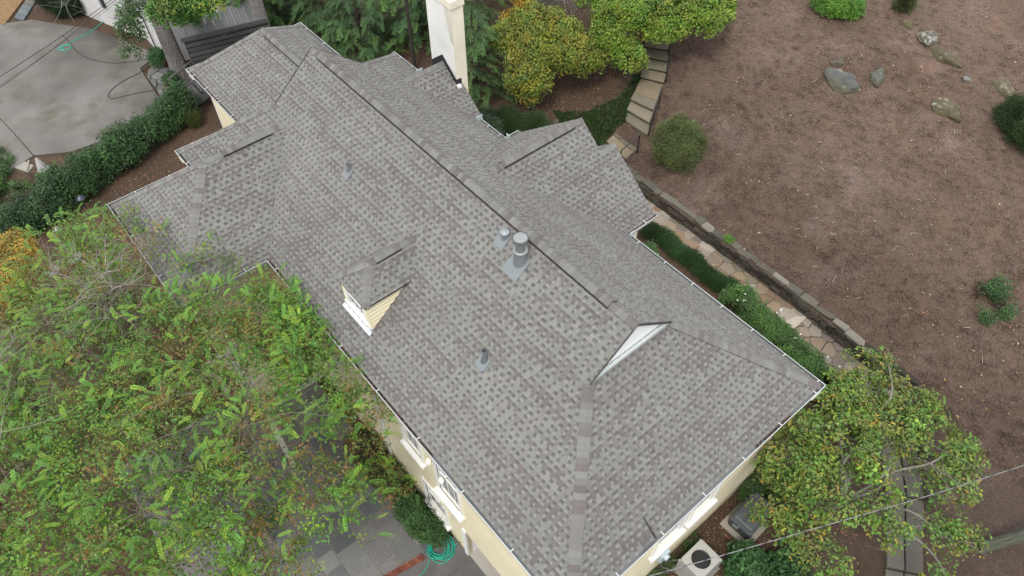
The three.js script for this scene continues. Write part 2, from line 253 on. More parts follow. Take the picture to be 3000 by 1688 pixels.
{ // walk behind the house, below the stone wall
  const g = group('stone_walkway'), r = rngOf(21);
  for (const [a, b] of [[-1.6, 1.5], [1.5, 5], [5, 8.5], [8.5, 12.2]]) {
    const y = (yw(a) + yw(b)) / 2 + 0.045;
    for (const p of cells([[a, -9.5], [b, -9.5], [b, -8.15], [a, -8.15]], a, b, -9.5, -8.1, 0.44, 30 + a, 0.011)) { const cx = p.reduce((s, q) => s + q[0], 0) / p.length, d = sm(6.5, 11.5, cx), c = mix3(flagCols[Math.floor(r() * 7)], [0.13, 0.115, 0.10], d * (0.35 + 0.6 * r())); slab(p, yw(cx) + 0.05 + r() * 0.008, 0.07, M.stone, 'flagstone', g, scale3(c, 0.85 + 0.3 * r()), 0.012); }
    slab([[a, -9.5], [b, -9.5], [b, -8.15], [a, -8.15]], y + 0.0, 0.08, M.concrete, 'mortar_bed', g, scale3([0.42, 0.37, 0.32], 1 - 0.6 * sm(5, 11, a)), 0);
  }
}
{ // grey weathered path beyond the end of the wall, falling away towards the drive
  const g = group('grey_path'), r = rngOf(23), q = [[12.2, -9.2, 12.2, -8.1], [13.2, -8.6, 12.75, -7.5], [13.9, -7.9, 13.3, -6.8], [14.6, -7.0, 13.75, -6.3], [15.1, -6.1, 14.3, -5.5], [15.75, -5.1, 14.95, -4.5], [16.4, -4.1, 15.5, -3.5], [17, -3, 16.1, -2.4], [17.8, -1.6, 16.9, -1]];
  for (let i = 0; i + 1 < q.length; i++) { const [a, b, c, d] = q[i], [e, f, h, k] = q[i + 1], n = 2; for (let j = 0; j < n; j++) { const t0 = j / n + 0.02, t1 = (j + 1) / n - 0.02, L = (s, t) => [lerp(lerp(a, e, s), lerp(c, h, s), t), lerp(lerp(b, f, s), lerp(d, k, s), t)]; const col = scale3(mix3([0.12, 0.108, 0.097], [0.17, 0.155, 0.14], r()), 0.8 + 0.4 * r()); slab([L(0.02, t0), L(0.98, t0), L(0.98, t1), L(0.02, t1)], H((a + e) / 2, (b + f) / 2) + 0.06, 0.12, M.stone, 'flagstone', g, col, 0.015); } }
}
// grass patch beside the steps, pine-needle bed behind it
function grassOn(name, poly, n, h, cols, seed, label) {
  const r = rngOf(seed), mb = new MB(), xs = poly.map((p) => p[0]), zs = poly.map((p) => p[1]), x0 = Math.min(...xs), x1 = Math.max(...xs), z0 = Math.min(...zs), z1 = Math.max(...zs);
  const inP = (x, z) => { let c = false; for (let i = 0, j = poly.length - 1; i < poly.length; j = i++) { const [a, b] = poly[i], [d, e] = poly[j]; if ((b > z) !== (e > z) && x < (d - a) * (z - b) / (e - b) + a) c = !c; } return c; };
  for (let q = 0; q < n; q++) { const x = lerp(x0, x1, r()), z = lerp(z0, z1, r()), e = fbm(x * 1.2, z * 1.2, 4, 3); if (!inP(x + e * 0.4, z + e * 0.4)) continue; const y = H(x, z) + bumpy(x, z), a = r() * 6.28, l = h * (0.5 + r()), w = 0.012 + 0.012 * r(), bx = Math.cos(a), bz = Math.sin(a), lx = (r() - 0.5) * 1.3 * l, lz = (r() - 0.5) * 1.3 * l, c = scale3(cols[Math.floor(r() * cols.length)], (0.7 + 0.5 * r()) * (1 + e * 0.8));
    mb.tri([x - bx * w, y, z - bz * w], [x + bx * w, y, z + bz * w], [x + lx, y + l, z + lz], scale3(c, 0.7), scale3(c, 0.7), c); }
  const m = mb.build(name, M.leaf); m.userData = { label, category: 'grass', kind: 'stuff' }; return m;
}
// ---------------------------------------------------------------- the house
const house = thing('house', 'large cream house with weathered grey shingle roof, dormer and tall white chimney', 'house');
const RY = 3.457, SL = 0.804, We = 4.2, XL = -4.835, XR = 8.36, XF = -7.56, XE = 11.11, GF = 1.27, GB = 1.54;
const ry = (z) => RY - SL * Math.abs(z);
const EX = 0.143;
const tones = [[0.204, 0.211, 0.203], [0.188, 0.191, 0.186], [0.152, 0.138, 0.138], [0.168, 0.163, 0.161], [0.136, 0.123, 0.123], [0.192, 0.178, 0.166]];
const strips = []; // every shingle strip: {mb, size, slope}
const capsAll = [];
const lookDir = V3(-0.4866, -0.7772, -0.3989).normalize();
function apparent(c, area) { const d = V3(...c).sub(CAM), z = d.dot(lookDir); return z > 0 ? area / (z * z) : 0; }
let slopeSeed = 100;
function shingleSlope(name, pts, eave = [0, 1]) { // pts: 3-D convex polygon; pts[0]->pts[1] is the eave
  const rg = rngOf(slopeSeed++), a = V3(...pts[0]), U = V3(...pts[1]).sub(a).normalize(); let N = U.clone().cross(V3(...pts[2]).sub(a)).normalize(); const flip = N.y < 0; if (flip) N.negate();
  const Vv = V3(...pts[2]).sub(a); Vv.sub(U.clone().multiplyScalar(Vv.dot(U))).normalize();
  const q = pts.map((p) => { const w = V3(...p).sub(a); return [w.dot(U), w.dot(Vv)]; });
  const P = (u, v, h) => [a.x + U.x * u + Vv.x * v + N.x * h, a.y + U.y * u + Vv.y * v + N.y * h, a.z + U.z * u + Vv.z * v + N.z * h];
  const deck = new MB(); for (const f of THREE.ShapeUtils.triangulateShape(q.map((p) => new THREE.Vector2(...p)), [])) { deck.tri(...f.map((i) => P(...q[i], -0.012)), [0.08, 0.08, 0.08]); deck.tri(...f.map((i) => P(...q[i], -0.05)), [0.45, 0.45, 0.43]); }
  for (let i = 0; i < q.length; i++) { const A = q[i], B = q[(i + 1) % q.length]; deck.quad(P(...A, -0.012), P(...B, -0.012), P(...B, -0.05), P(...A, -0.05), [0.12, 0.12, 0.12]); }
  const slope = deck.build(name, M.deck, house);
  const vmax = Math.max(...q.map((p) => p[1]));
  const bound = (v) => { let lo = Infinity, hi = -Infinity; for (let i = 0; i < q.length; i++) { const A = q[i], B = q[(i + 1) % q.length]; if ((A[1] <= v && B[1] >= v) || (B[1] <= v && A[1] >= v)) { if (Math.abs(A[1] - B[1]) < 1e-9) { lo = Math.min(lo, A[0], B[0]); hi = Math.max(hi, A[0], B[0]); } else { const u = A[0] + (B[0] - A[0]) * (v - A[1]) / (B[1] - A[1]); lo = Math.min(lo, u); hi = Math.max(hi, u); } } } return [lo, hi]; };
  const out = (mb, A, B, C, D, ca, cb, cc, cd) => { const uv = [A, B, C, D].map((k) => [k[3], k[4]]); const s = (k) => k.slice(0, 3); if (flip) mb.quad(s(D), s(C), s(B), s(A), cd, cc, cb, ca, [uv[3], uv[2], uv[1], uv[0]]); else mb.quad(s(A), s(B), s(C), s(D), ca, cb, cc, cd, uv); };
  const Q = (u, v, h) => [...P(u, v, h), u, v];
  for (let k = 0; k * EX < vmax - 0.02; k++) {
    const v0 = k * EX, v1 = Math.min(vmax - 0.002, v0 + EX), B0 = bound(v0 + 1e-4), B1 = bound(v1 - 1e-4), lo = Math.min(B0[0], B1[0]), hi = Math.max(B0[1], B1[1]);
    const cl = (u, B) => clamp(u, B[0], B[1]);
    let u = lo - rg() * 1.0; const wob = (rg() - 0.5) * 0.006;
    while (u < hi) {
      const u2 = u + 1.0, mb = new MB(); const s0 = Math.max(u, lo), s1 = Math.min(u2, hi);
      if (s1 - s0 > 0.012) {
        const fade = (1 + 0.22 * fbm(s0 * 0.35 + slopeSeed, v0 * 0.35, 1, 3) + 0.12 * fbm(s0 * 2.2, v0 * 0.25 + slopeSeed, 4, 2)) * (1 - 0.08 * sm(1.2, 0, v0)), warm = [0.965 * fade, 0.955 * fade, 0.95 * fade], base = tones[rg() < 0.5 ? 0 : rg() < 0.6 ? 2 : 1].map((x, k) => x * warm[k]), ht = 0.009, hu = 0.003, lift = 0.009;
        const face = (p0, p1, c) => { const a0 = cl(p0, B0), b0 = cl(p1, B0); if (b0 - a0 > 0.002) out(mb, Q(a0, v0 + wob, 0), Q(b0, v0 + wob, 0), Q(b0, v0 + wob, ht), Q(a0, v0 + wob, ht), c, c, c, c); };
        face(s0, s1, [0.05, 0.05, 0.05]);
        // the under layer, with its printed shadow band, then the laminated tabs on top of it
        let t = u + rg() * 0.1, prev = s0; const tabs = [];
        while (t < u2) { const w = 0.07 + rg() * 0.085; tabs.push([t, Math.min(u2 - 0.004, t + w), rg(), rg(), rg()]); t += w + 0.06 + rg() * 0.06; }
        const vm = lerp(v0, v1, 0.50), Bm = bound(vm);
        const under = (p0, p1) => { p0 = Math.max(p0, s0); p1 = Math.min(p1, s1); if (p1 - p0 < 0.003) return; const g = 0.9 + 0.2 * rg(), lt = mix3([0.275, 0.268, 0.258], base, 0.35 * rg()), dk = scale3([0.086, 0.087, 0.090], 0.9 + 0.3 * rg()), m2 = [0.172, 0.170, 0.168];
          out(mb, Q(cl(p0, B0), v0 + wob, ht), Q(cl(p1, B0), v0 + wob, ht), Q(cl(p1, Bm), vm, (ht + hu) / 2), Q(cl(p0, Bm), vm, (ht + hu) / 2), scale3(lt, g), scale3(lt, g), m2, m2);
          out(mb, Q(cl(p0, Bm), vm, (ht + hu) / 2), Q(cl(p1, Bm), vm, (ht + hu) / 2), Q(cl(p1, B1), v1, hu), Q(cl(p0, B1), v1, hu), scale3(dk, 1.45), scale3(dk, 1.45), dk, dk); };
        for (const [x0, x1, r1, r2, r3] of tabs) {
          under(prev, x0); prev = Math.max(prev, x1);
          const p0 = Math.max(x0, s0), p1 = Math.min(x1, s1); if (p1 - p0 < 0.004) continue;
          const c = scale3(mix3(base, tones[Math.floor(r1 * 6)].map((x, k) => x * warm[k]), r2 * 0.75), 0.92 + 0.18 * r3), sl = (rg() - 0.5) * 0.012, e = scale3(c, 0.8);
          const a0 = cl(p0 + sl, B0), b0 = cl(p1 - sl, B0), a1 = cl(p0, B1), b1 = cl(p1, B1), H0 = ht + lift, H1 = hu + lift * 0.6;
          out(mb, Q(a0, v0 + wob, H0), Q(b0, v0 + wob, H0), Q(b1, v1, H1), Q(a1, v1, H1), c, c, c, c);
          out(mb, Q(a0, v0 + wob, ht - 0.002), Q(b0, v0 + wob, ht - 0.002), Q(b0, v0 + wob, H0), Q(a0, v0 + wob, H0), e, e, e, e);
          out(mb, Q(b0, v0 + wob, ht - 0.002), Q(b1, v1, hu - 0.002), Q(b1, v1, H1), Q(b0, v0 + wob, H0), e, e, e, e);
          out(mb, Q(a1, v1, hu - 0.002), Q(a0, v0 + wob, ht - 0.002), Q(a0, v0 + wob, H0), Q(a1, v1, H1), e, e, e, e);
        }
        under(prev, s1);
        strips.push({ mb, size: apparent(P((s0 + s1) / 2, v0, 0), (s1 - s0) * Math.abs(N.dot(V3(...P((s0 + s1) / 2, v0, 0)).sub(CAM).normalize()))), slope });
      }
      u = u2;
    }
  }
  return slope;
}
const zc = (z) => [z, ry(z)];
// main roof: two long slopes, hipped ends with a small gablet each
shingleSlope('roof_slope', [[XF, ry(We), We], [XE, ry(We), We], [XR, ry(GF), GF], [XR, RY, 0], [XL, RY, 0], [XL, ry(GB), GB]]);
shingleSlope('roof_slope', [[XE, ry(We), -We], [XF, ry(We), -We], [XL, ry(GB), -GB], [XL, RY, 0], [XR, RY, 0], [XR, ry(GF), -GF]]);
shingleSlope('roof_slope', [[XE, ry(We), We], [XE, ry(We), -We], [XR - 0.1, ry(GF) + 0.03, -GF + 0.1], [XR - 0.1, ry(GF) + 0.03, GF - 0.1]]);
shingleSlope('roof_slope', [[XF, ry(We), -We], [XF, ry(We), We], [XL + 0.1, ry(GB), GB - 0.1], [XL + 0.1, ry(GB), -GB + 0.1]]);
// far left wing
const LZ = -0.25, LW = 2.27, LY = 1.91, LX = -11.53, le = LY - SL * LW;
shingleSlope('roof_slope', [[LX, le, LZ + LW], [-7.3, le, LZ + LW], [-5.2, LY, LZ], [LX + LW, LY, LZ]]);
shingleSlope('roof_slope', [[-7.3, le, LZ - LW], [LX, le, LZ - LW], [LX + LW, LY, LZ], [-5.2, LY, LZ]]);
shingleSlope('roof_slope', [[LX, le, LZ - LW], [LX, le, LZ + LW], [LX + LW, LY, LZ]]);
// front wing
const FX = -4.03, FW = 2.5, FY = 2.08, FZ = 6.82, fe = FY - SL * FW;
shingleSlope('roof_slope', [[FX - FW, fe, 4.0], [FX - FW, fe, FZ], [FX, FY, FZ - FW], [FX, FY, 1.71]]);
shingleSlope('roof_slope', [[FX + FW, fe, FZ], [FX + FW, fe, 4.0], [FX, FY, 1.71], [FX, FY, FZ - FW]]);
shingleSlope('roof_slope', [[FX - FW, fe, FZ], [FX + FW, fe, FZ], [FX, FY, FZ - FW]]);
// right rear wing and its lower, narrower extension
const BX = 1.66, BW = 2.76, BY = 2.28, BZ = -4.85, be = BY - SL * BW;
shingleSlope('roof_slope', [[BX + BW, be, -4.0], [BX + BW, be, BZ], [BX, BY, BZ], [BX, BY, -1.46]]);
shingleSlope('roof_slope', [[BX - BW, be, BZ], [BX - BW, be, -4.0], [BX, BY, -1.46], [BX, BY, BZ]]);
const KX = 2.52, KY = 1.58, KZ = -5.42;
shingleSlope('roof_slope', [[BX + BW, be, KZ], [BX + BW, be, BZ + 0.003], [KX, KY, BZ + 0.003], [KX, KY, KZ]]);
shingleSlope('roof_slope', [[KX * 2 - BX - BW, be, BZ], [KX * 2 - BX - BW, be, KZ], [KX, KY, KZ], [KX, KY, BZ]]);
// chimney wing
const CX = -4.32, CW = 1.74, CY = 1.42, CZ = -4.42, ce = CY - SL * CW;
shingleSlope('roof_slope', [[CX + CW, ce, CZ], [CX + CW, ce, -4.0], [CX, CY, -2.53], [CX, CY, CZ]]);
shingleSlope('roof_slope', [[CX - CW, ce, -4.0], [CX - CW, ce, CZ], [CX, CY, CZ], [CX, CY, -2.53]]);
// dormer roof
const DX = 2.33, DW = 0.69, DY = 2.28, DZ = 3.57, de = 1.68;
shingleSlope('roof_slope', [[DX + DW, de, DZ], [DX + DW, de, 2.2], [DX, DY, 1.465], [DX, DY, DZ - 0.66]]);
shingleSlope('roof_slope', [[DX - DW, de, 2.2], [DX - DW, de, DZ], [DX, DY, DZ - 0.66], [DX, DY, 1.465]]);
shingleSlope('roof_slope', [[DX - DW, de, DZ], [DX + DW, de, DZ], [DX, DY, DZ - 0.66]]);

// ---- ridge and hip caps: bent pieces lapped along a line; na, nb: the two slope normals (horizontal parts come from them)
const nF = V3(0, 1, SL).normalize(), nB = V3(0, 1, -SL).normalize(), nR = V3(0.84, 1, 0).normalize(), nL = V3(-0.84, 1, 0).normalize();
function caps(p0, p1, na, nb, lift = 0.02, seed = 1, w = 0.15, round = 0) {
  const a = V3(...p0), d = V3(...p1).sub(a), L = d.length(); d.normalize(); const r = rngOf(seed);
  const side = (n, o) => { const s = d.clone().cross(n).normalize(); if (s.dot(o) > 0) s.negate(); return s; }; // runs down the slope of n, away from o
  const sa = side(na, nb), sb = side(nb, na), up = na.clone().add(nb).normalize();
  let tone = 0.5;
  for (let t = 0; t < L - 0.03; t += EX) {
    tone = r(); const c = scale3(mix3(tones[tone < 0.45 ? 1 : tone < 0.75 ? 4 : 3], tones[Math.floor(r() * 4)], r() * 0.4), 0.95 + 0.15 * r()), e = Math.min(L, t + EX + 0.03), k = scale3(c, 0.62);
    const at = (t, s, o, h) => { const q = a.clone().addScaledVector(d, t).addScaledVector(s, o).addScaledVector(up, h); return q.toArray(); };
    const mb = new MB(), h0 = lift + 0.016, h1 = lift + 0.005, W2 = w * (0.98 + 0.04 * r()), bend = round;
    const prof = (t, h) => [at(t, sa, W2, h - bend), at(t, sa, W2 * 0.5, h - bend * 0.2), at(t, up, 0, h), at(t, sb, W2 * 0.5, h - bend * 0.2), at(t, sb, W2, h - bend)];
    const A = prof(t, h0), B = prof(e, h1), A2 = prof(t, h0 - 0.013), B2 = prof(e, h1 - 0.013);
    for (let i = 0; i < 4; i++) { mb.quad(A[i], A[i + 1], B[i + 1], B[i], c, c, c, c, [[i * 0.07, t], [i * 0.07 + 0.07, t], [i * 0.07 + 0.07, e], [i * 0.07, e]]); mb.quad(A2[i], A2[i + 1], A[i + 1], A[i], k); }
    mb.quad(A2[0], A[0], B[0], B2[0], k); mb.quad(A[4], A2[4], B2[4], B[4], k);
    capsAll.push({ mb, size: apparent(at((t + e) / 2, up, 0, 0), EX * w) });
  }
}
function ridgeVent(p0, p1, na, nb, w = 0.167, h = 0.04) { // a raised vent under the caps, open and dark along its sides
  const a = V3(...p0), d = V3(...p1).sub(a), L = d.length(); d.normalize();
  const side = (n, o) => { const s = d.clone().cross(n).normalize(); if (s.dot(o) > 0) s.negate(); return s; }, sa = side(na, nb), sb = side(nb, na), mb = new MB(), c = [0.012, 0.012, 0.013];
  const at = (t, s, o, n, k) => a.clone().addScaledVector(d, t).addScaledVector(s, o).addScaledVector(n, k).toArray();
  for (const [s, n] of [[sa, na], [sb, nb]]) { mb.quad(at(0, s, w, n, 0), at(L, s, w, n, 0), at(L, s, w, n, h), at(0, s, w, n, h), c); mb.quad(at(0, s, 0, n, h), at(L, s, 0, n, h), at(L, s, w, n, h), at(0, s, w, n, h), c); for (const t of [0, L]) mb.quad(at(t, s, 0, n, 0), at(t, s, w, n, 0), at(t, s, w, n, h), at(t, s, 0, n, h), c);
  }
  return mb.build('ridge_vent', M.dark, house);
}
ridgeVent([7.62, RY, 0], [-4.35, RY, 0], nF, nB); caps([7.62, RY, 0], [-4.35, RY, 0], nF, nB, 0.056, 1, 0.165);
caps([XR + 0.02, RY, 0], [7.5, RY, 0], nF, nB, 0.018, 2); caps([XL + 0.55, RY, 0], [XL, RY, 0], nF, nB, 0.018, 3);
caps([XE, ry(We), We], [XR - 0.03, ry(GF), GF], nF, nR, 0.016, 4); caps([XE, ry(We), -We], [XR - 0.03, ry(GF), -GF], nB, nR, 0.016, 5);
caps([XF, ry(We), We], [XL - 0.03, ry(GB), GB], nF, nL, 0.016, 6); caps([XF, ry(We), -We], [XL - 0.03, ry(GB), -GB], nB, nL, 0.016, 7);
caps([LX, le, LZ + LW], [LX + LW, LY, LZ], nF, nL, 0.016, 8); caps([LX, le, LZ - LW], [LX + LW, LY, LZ], nB, nL, 0.016, 9);
ridgeVent([LX + LW + 0.35, LY, LZ], [-6.0, LY, LZ], nF, nB); caps([-5.9, LY, LZ], [LX + LW, LY, LZ], nF, nB, 0.056, 10, 0.165);
caps([FX - FW, fe, FZ], [FX, FY, FZ - FW], nL, nF, 0.016, 11); caps([FX + FW, fe, FZ], [FX, FY, FZ - FW], nR, nF, 0.016, 12);
ridgeVent([FX, FY, 3.75], [FX, FY, 2.2], nL, nR); caps([FX, FY, 3.75], [FX, FY, 2.2], nL, nR, 0.056, 13, 0.163); caps([FX, FY, FZ - FW], [FX, FY, 3.72], nL, nR, 0.018, 14); caps([FX, FY, 2.25], [FX, FY, 1.66], nL, nR, 0.018, 15);
ridgeVent([BX, BY, -1.85], [BX, BY, -4.45], nL, nR); caps([BX, BY, -4.5], [BX, BY, -1.83], nL, nR, 0.056, 16, 0.165); caps([BX, BY, BZ], [BX, BY, -4.45], nL, nR, 0.018, 17); caps([BX, BY, -1.9], [BX, BY, -1.35], nL, nR, 0.018, 18);
caps([KX, KY, KZ], [KX, KY, BZ], nL, nR, 0.018, 19, 0.14); caps([CX, CY, CZ + 0.23], [CX, CY, -2.45], nL, nR, 0.018, 20, 0.16);
ridgeVent([DX, DY, 2.75], [DX, DY, 2.0], nL, nR, 0.138, 0.03); caps([DX, DY, 2.75], [DX, DY, 2.0], nL, nR, 0.044, 21, 0.135); caps([DX, DY, DZ - 0.66], [DX, DY, 2.7], nL, nR, 0.016, 22, 0.13); caps([DX, DY, 2.05], [DX, DY, 1.42], nL, nR, 0.016, 23, 0.13);
caps([DX - DW, de, DZ], [DX, DY, DZ - 0.66], nL, nF, 0.014, 24, 0.13); caps([DX + DW, de, DZ], [DX, DY, DZ - 0.66], nR, nF, 0.014, 25, 0.13);
// the 300 shingle strips and the 300 cap pieces that show largest stand alone, the rest is one part each
function settle(list, one, many, parentOf) {
  list.sort((a, b) => b.size - a.size); const rest = new MB();
  list.forEach((s, i) => { if (i < 300) s.mb.build(one, M.shingle, parentOf(s)); else for (const k of ['p', 'n', 'c', 'u']) for (const x of s.mb[k]) rest[k].push(x); });
  return rest.build(many, M.shingle, house, 'stuff');
}
settle(strips, 'shingle', 'shingles', (s) => s.slope); settle(capsAll, 'ridge_cap', 'ridge_caps', () => house);
// open valley lines show a little trodden grit
// ---- gablets: white lapped boards set back under the rakes
function gablet(x, g, sgn) {
  const w = new MB(), yb = ry(g) + 0.02, n = 11; w.poly(sgn > 0 ? [[x, yb - 0.1, g - 0.02], [x, yb - 0.1, -g + 0.02], [x, RY - 0.06, 0]] : [[x, yb - 0.1, -g + 0.02], [x, yb - 0.1, g - 0.02], [x, RY - 0.06, 0]], [0.68, 0.7, 0.72]); const root = w.build('gable_wall', M.white, house);
  for (let i = 0; i < n; i++) { const y0 = lerp(yb - 0.07, RY - 0.1, i / n), y1 = lerp(yb, RY - 0.1, (i + 1) / n) , h0 = (RY - y0) / SL - 0.02, h1 = (RY - y1) / SL - 0.02; if (h1 < 0.02) break; const b = new MB(), X = (d) => x + sgn * d, c = [0.76, 0.79, 0.81]; b.quad([X(0.022), y0, h0], [X(0.022), y0, -h0], [X(0.006), y1, -h1], [X(0.006), y1, h1], c); b.quad([X(0.002), y0, h0], [X(0.002), y0, -h0], [X(0.022), y0, -h0], [X(0.022), y0, h0], scale3(c, 0.9)); b.build('siding_board', M.white, root); }
  const f = new MB(); f.bar([x + sgn * 0.06, yb - 0.02, -g + 0.06], [x + sgn * 0.06, yb - 0.02, g - 0.06], 0.12, 0.05, [0.62, 0.68, 0.71]); f.build('flashing', M.galv, house);
  for (const s of [-1, 1]) { const r = new MB(); r.bar([x + sgn * 0.035, RY - 0.075, 0], [x + sgn * 0.035, ry(g) - 0.065, s * g], 0.03, 0.05, [0.7, 0.71, 0.72]); r.build('rake_board', M.white, house); }
}
for (const [x, g, s] of [[XR, GF, 1], [XL, GB, -1]]) for (const q of [-1, 1]) { const m = new MB(); m.bar([x + s * 0.012, RY + 0.012, 0], [x + s * 0.012, ry(g) + 0.012, q * g], 0.026, 0.03, [0.045, 0.04, 0.04]); m.build('rake_edge', M.flat, house); }
gablet(XR - 0.13, GF, 1); gablet(XL + 0.13, GB, -1);
// rake edges of the two rear gables: white boards under thin drip edges
function rake(a, b, o) { const r = new MB(); r.bar([a[0], a[1] - 0.14, a[2] + o], [b[0], b[1] - 0.14, b[2] + o], 0.03, 0.16, [0.7, 0.69, 0.66]); r.build('rake_board', M.white, house); }
rake([BX, BY, BZ], [BX + BW, be, BZ], 0.05); rake([BX, BY, BZ], [BX - BW, be, BZ], 0.05); rake([KX, KY, KZ], [BX + BW, be, KZ], 0.05); rake([KX, KY, KZ], [KX * 2 - BX - BW, be, KZ], 0.05); rake([CX, CY, CZ], [CX + CW, ce, CZ], 0.06); rake([CX, CY, CZ], [CX - CW, ce, CZ], 0.06);
// ---- gutters with hangers; o: unit vector away from the house
function gutter(p0, p1, o, hangers = 1.55, debris = 0, ends = [1, 1]) {
  const a = V3(...p0), d = V3(...p1).sub(a), L = d.length(); d.normalize(); const O = V3(...o), y = 0.045, W = 0.125, mb = new MB();
  const at = (t, w, h) => a.clone().addScaledVector(d, t).addScaledVector(O, w).add(V3(0, h, 0)).toArray(), wh = [0.60, 0.63, 0.65], inn = [0.26, 0.285, 0.30];
  const strip = (w0, h0, w1, h1, c) => mb.quad(at(0, w0, h0), at(L, w0, h0), at(L, w1, h1), at(0, w1, h1), c, c, c, c, [[0, w0], [L, w0], [L, w1], [0, w1]]);
  strip(0, y - 0.02, 0, y - 0.125, inn); strip(0, y - 0.118, 0.10, y - 0.118, inn); strip(0.10, y - 0.118, W - 0.012, y - 0.01, inn);      // inside
  strip(0, y - 0.125, 0.105, y - 0.125, wh); strip(0.105, y - 0.125, W, y - 0.05, wh); strip(W, y - 0.05, W, y, wh); strip(W, y, W - 0.013, y, [0.68, 0.7, 0.72]); strip(W - 0.013, y, W - 0.013, y - 0.02, wh);
  for (const [t, e] of [[0, ends[0]], [L, ends[1]]]) if (e) { mb.quad(at(t, 0, y), at(t, W, y), at(t, 0.105, y - 0.125), at(t, 0, y - 0.125), wh); }
  mb.quad(at(0, -0.02, y - 0.02), at(L, -0.02, y - 0.02), at(L, -0.02, y - 0.2), at(0, -0.02, y - 0.2), wh);                            // fascia board
  mb.quad(at(0, -0.02, y - 0.2), at(L, -0.02, y - 0.2), at(L, -0.36, y - 0.2), at(0, -0.36, y - 0.2), [0.7, 0.69, 0.65]);                // soffit
  const g = mb.build('gutter', M.galv, house), r = rngOf(Math.round(L * 100));
  for (let t = 0.35 + r() * 0.5; t < L - 0.1; t += hangers) { const b = new MB(); b.bar(at(t, -0.01, y + 0.006), at(t, W, y + 0.006), 0.024, 0.01, [0.5, 0.52, 0.53]); b.build('gutter_hanger', M.white, g); }
  if (debris) { const b = new MB(), L0 = debris[0] * L, L1 = debris[1] * L; for (let t = L0; t < L1; t += 0.022) for (let k = 0; k < 4; k++) { const w = 0.008 + r() * 0.085, q = at(t + r() * 0.02, w, y - 0.112 + r() * 0.05), an = r() * 6.28, s = 0.018 + r() * 0.03, c = scale3([[0.06, 0.045, 0.035], [0.11, 0.075, 0.05], [0.035, 0.03, 0.028], [0.2, 0.16, 0.13], [0.09, 0.05, 0.04]][Math.floor(r() * 5)], 0.8 + r() * 0.4); b.tri([q[0] + Math.cos(an) * s, q[1], q[2] + Math.sin(an) * s], [q[0] - Math.sin(an) * s, q[1] + 0.012, q[2] + Math.cos(an) * s], [q[0] - Math.cos(an) * s * 0.7, q[1] - 0.005, q[2] - Math.sin(an) * s * 0.7], c); } b.build('leaf_debris', M.flat, g, 'stuff'); }
  return g;
}
const gy = 0.05;
gutter([-1.45, gy, We - 0.03], [XE + 0.1, gy, We - 0.03], [0, 0, 1], 1.72, [0.0, 0.62]); gutter([XF - 0.1, gy, We - 0.03], [-6.55, gy, We - 0.03], [0, 0, 1], 0.45, [0, 1]);
gutter([XE - 0.03, gy, -We - 0.1], [XE - 0.03, gy, We + 0.1], [1, 0, 0], 1.36, [0.15, 0.3]); gutter([4.5, gy, -We + 0.03], [XE + 0.1, gy, -We + 0.03], [0, 0, -1], 1.02);
gutter([-2.62, gy, -We + 0.03], [-1.08, gy, -We + 0.03], [0, 0, -1], 0.6); gutter([XF - 0.1, gy, -We + 0.03], [-6.02, gy, -We + 0.03], [0, 0, -1], 0.75);
gutter([LX - 0.1, le, LZ + LW - 0.03], [-7.7, le, LZ + LW - 0.03], [0, 0, 1], 1.0, [0, 1]); gutter([LX - 0.1, le, LZ - LW + 0.03], [-7.7, le, LZ - LW + 0.03], [0, 0, -1], 1.3); gutter([LX + 0.03, le, LZ - LW - 0.1], [LX + 0.03, le, LZ + LW + 0.1], [-1, 0, 0], 1.2);
gutter([XF + 0.03, gy, LZ + LW + 0.02], [XF + 0.03, gy, We + 0.1], [-1, 0, 0], 1); gutter([FX - FW + 0.03, fe, 4.3], [FX - FW + 0.03, fe, FZ + 0.1], [-1, 0, 0], 1.1); gutter([FX - FW - 0.1, fe, FZ - 0.03], [FX + FW + 0.1, fe, FZ - 0.03], [0, 0, 1], 1.0, [0, 0.4]); gutter([FX + FW - 0.03, fe, 4.3], [FX + FW - 0.03, fe, FZ + 0.1], [1, 0, 0], 1.4, [0.3, 0.9]);
gutter([BX + BW - 0.03, be, -4.25], [BX + BW - 0.03, be, KZ - 0.05], [1, 0, 0], 0.5, [0, 1]); gutter([BX - BW + 0.03, be, -4.25], [BX - BW + 0.03, be, BZ], [-1, 0, 0], 0.3);
// splash guards and downspout elbows at inside corners
function corner(name, pts, w, t, col = [0.6, 0.68, 0.72]) { const m = new MB(); for (let i = 0; i + 1 < pts.length; i++) m.bar(pts[i], pts[i + 1], w, t, col); return m.build(name, M.galv, house); }
corner('splash_guard', [[-5.95, 0.12, -4.36], [-5.98, 0.12, -4.1]], 0.02, 0.24); corner('splash_guard', [[-2.5, 0.12, -4.36], [-2.5, 0.12, -4.12]], 0.02, 0.22); corner('splash_guard', [[-1.2, 0.13, -4.35], [-1.02, 0.13, -4.35]], 0.02, 0.2); corner('splash_guard', [[4.56, 0.1, -4.38], [4.56, 0.1, -4.2]], 0.02, 0.22);
corner('downspout', [[-7.72, -0.05, 2.02], [-7.72, -0.2, 1.9], [-7.72, -5.6, 1.8]], 0.09, 0.07, [0.72, 0.78, 0.8]); corner('downspout', [[-6.55, -0.05, 4.24], [-6.6, -0.35, 4.05], [-6.62, -5.6, 3.98]], 0.09, 0.07, [0.72, 0.78, 0.8]); corner('downspout', [[3.02, -0.1, 4.2], [3.02, -0.4, 3.98], [3.02, -5.9, 3.97], [3.02, -6.15, 4.2]], 0.09, 0.07, [0.82, 0.83, 0.82]);
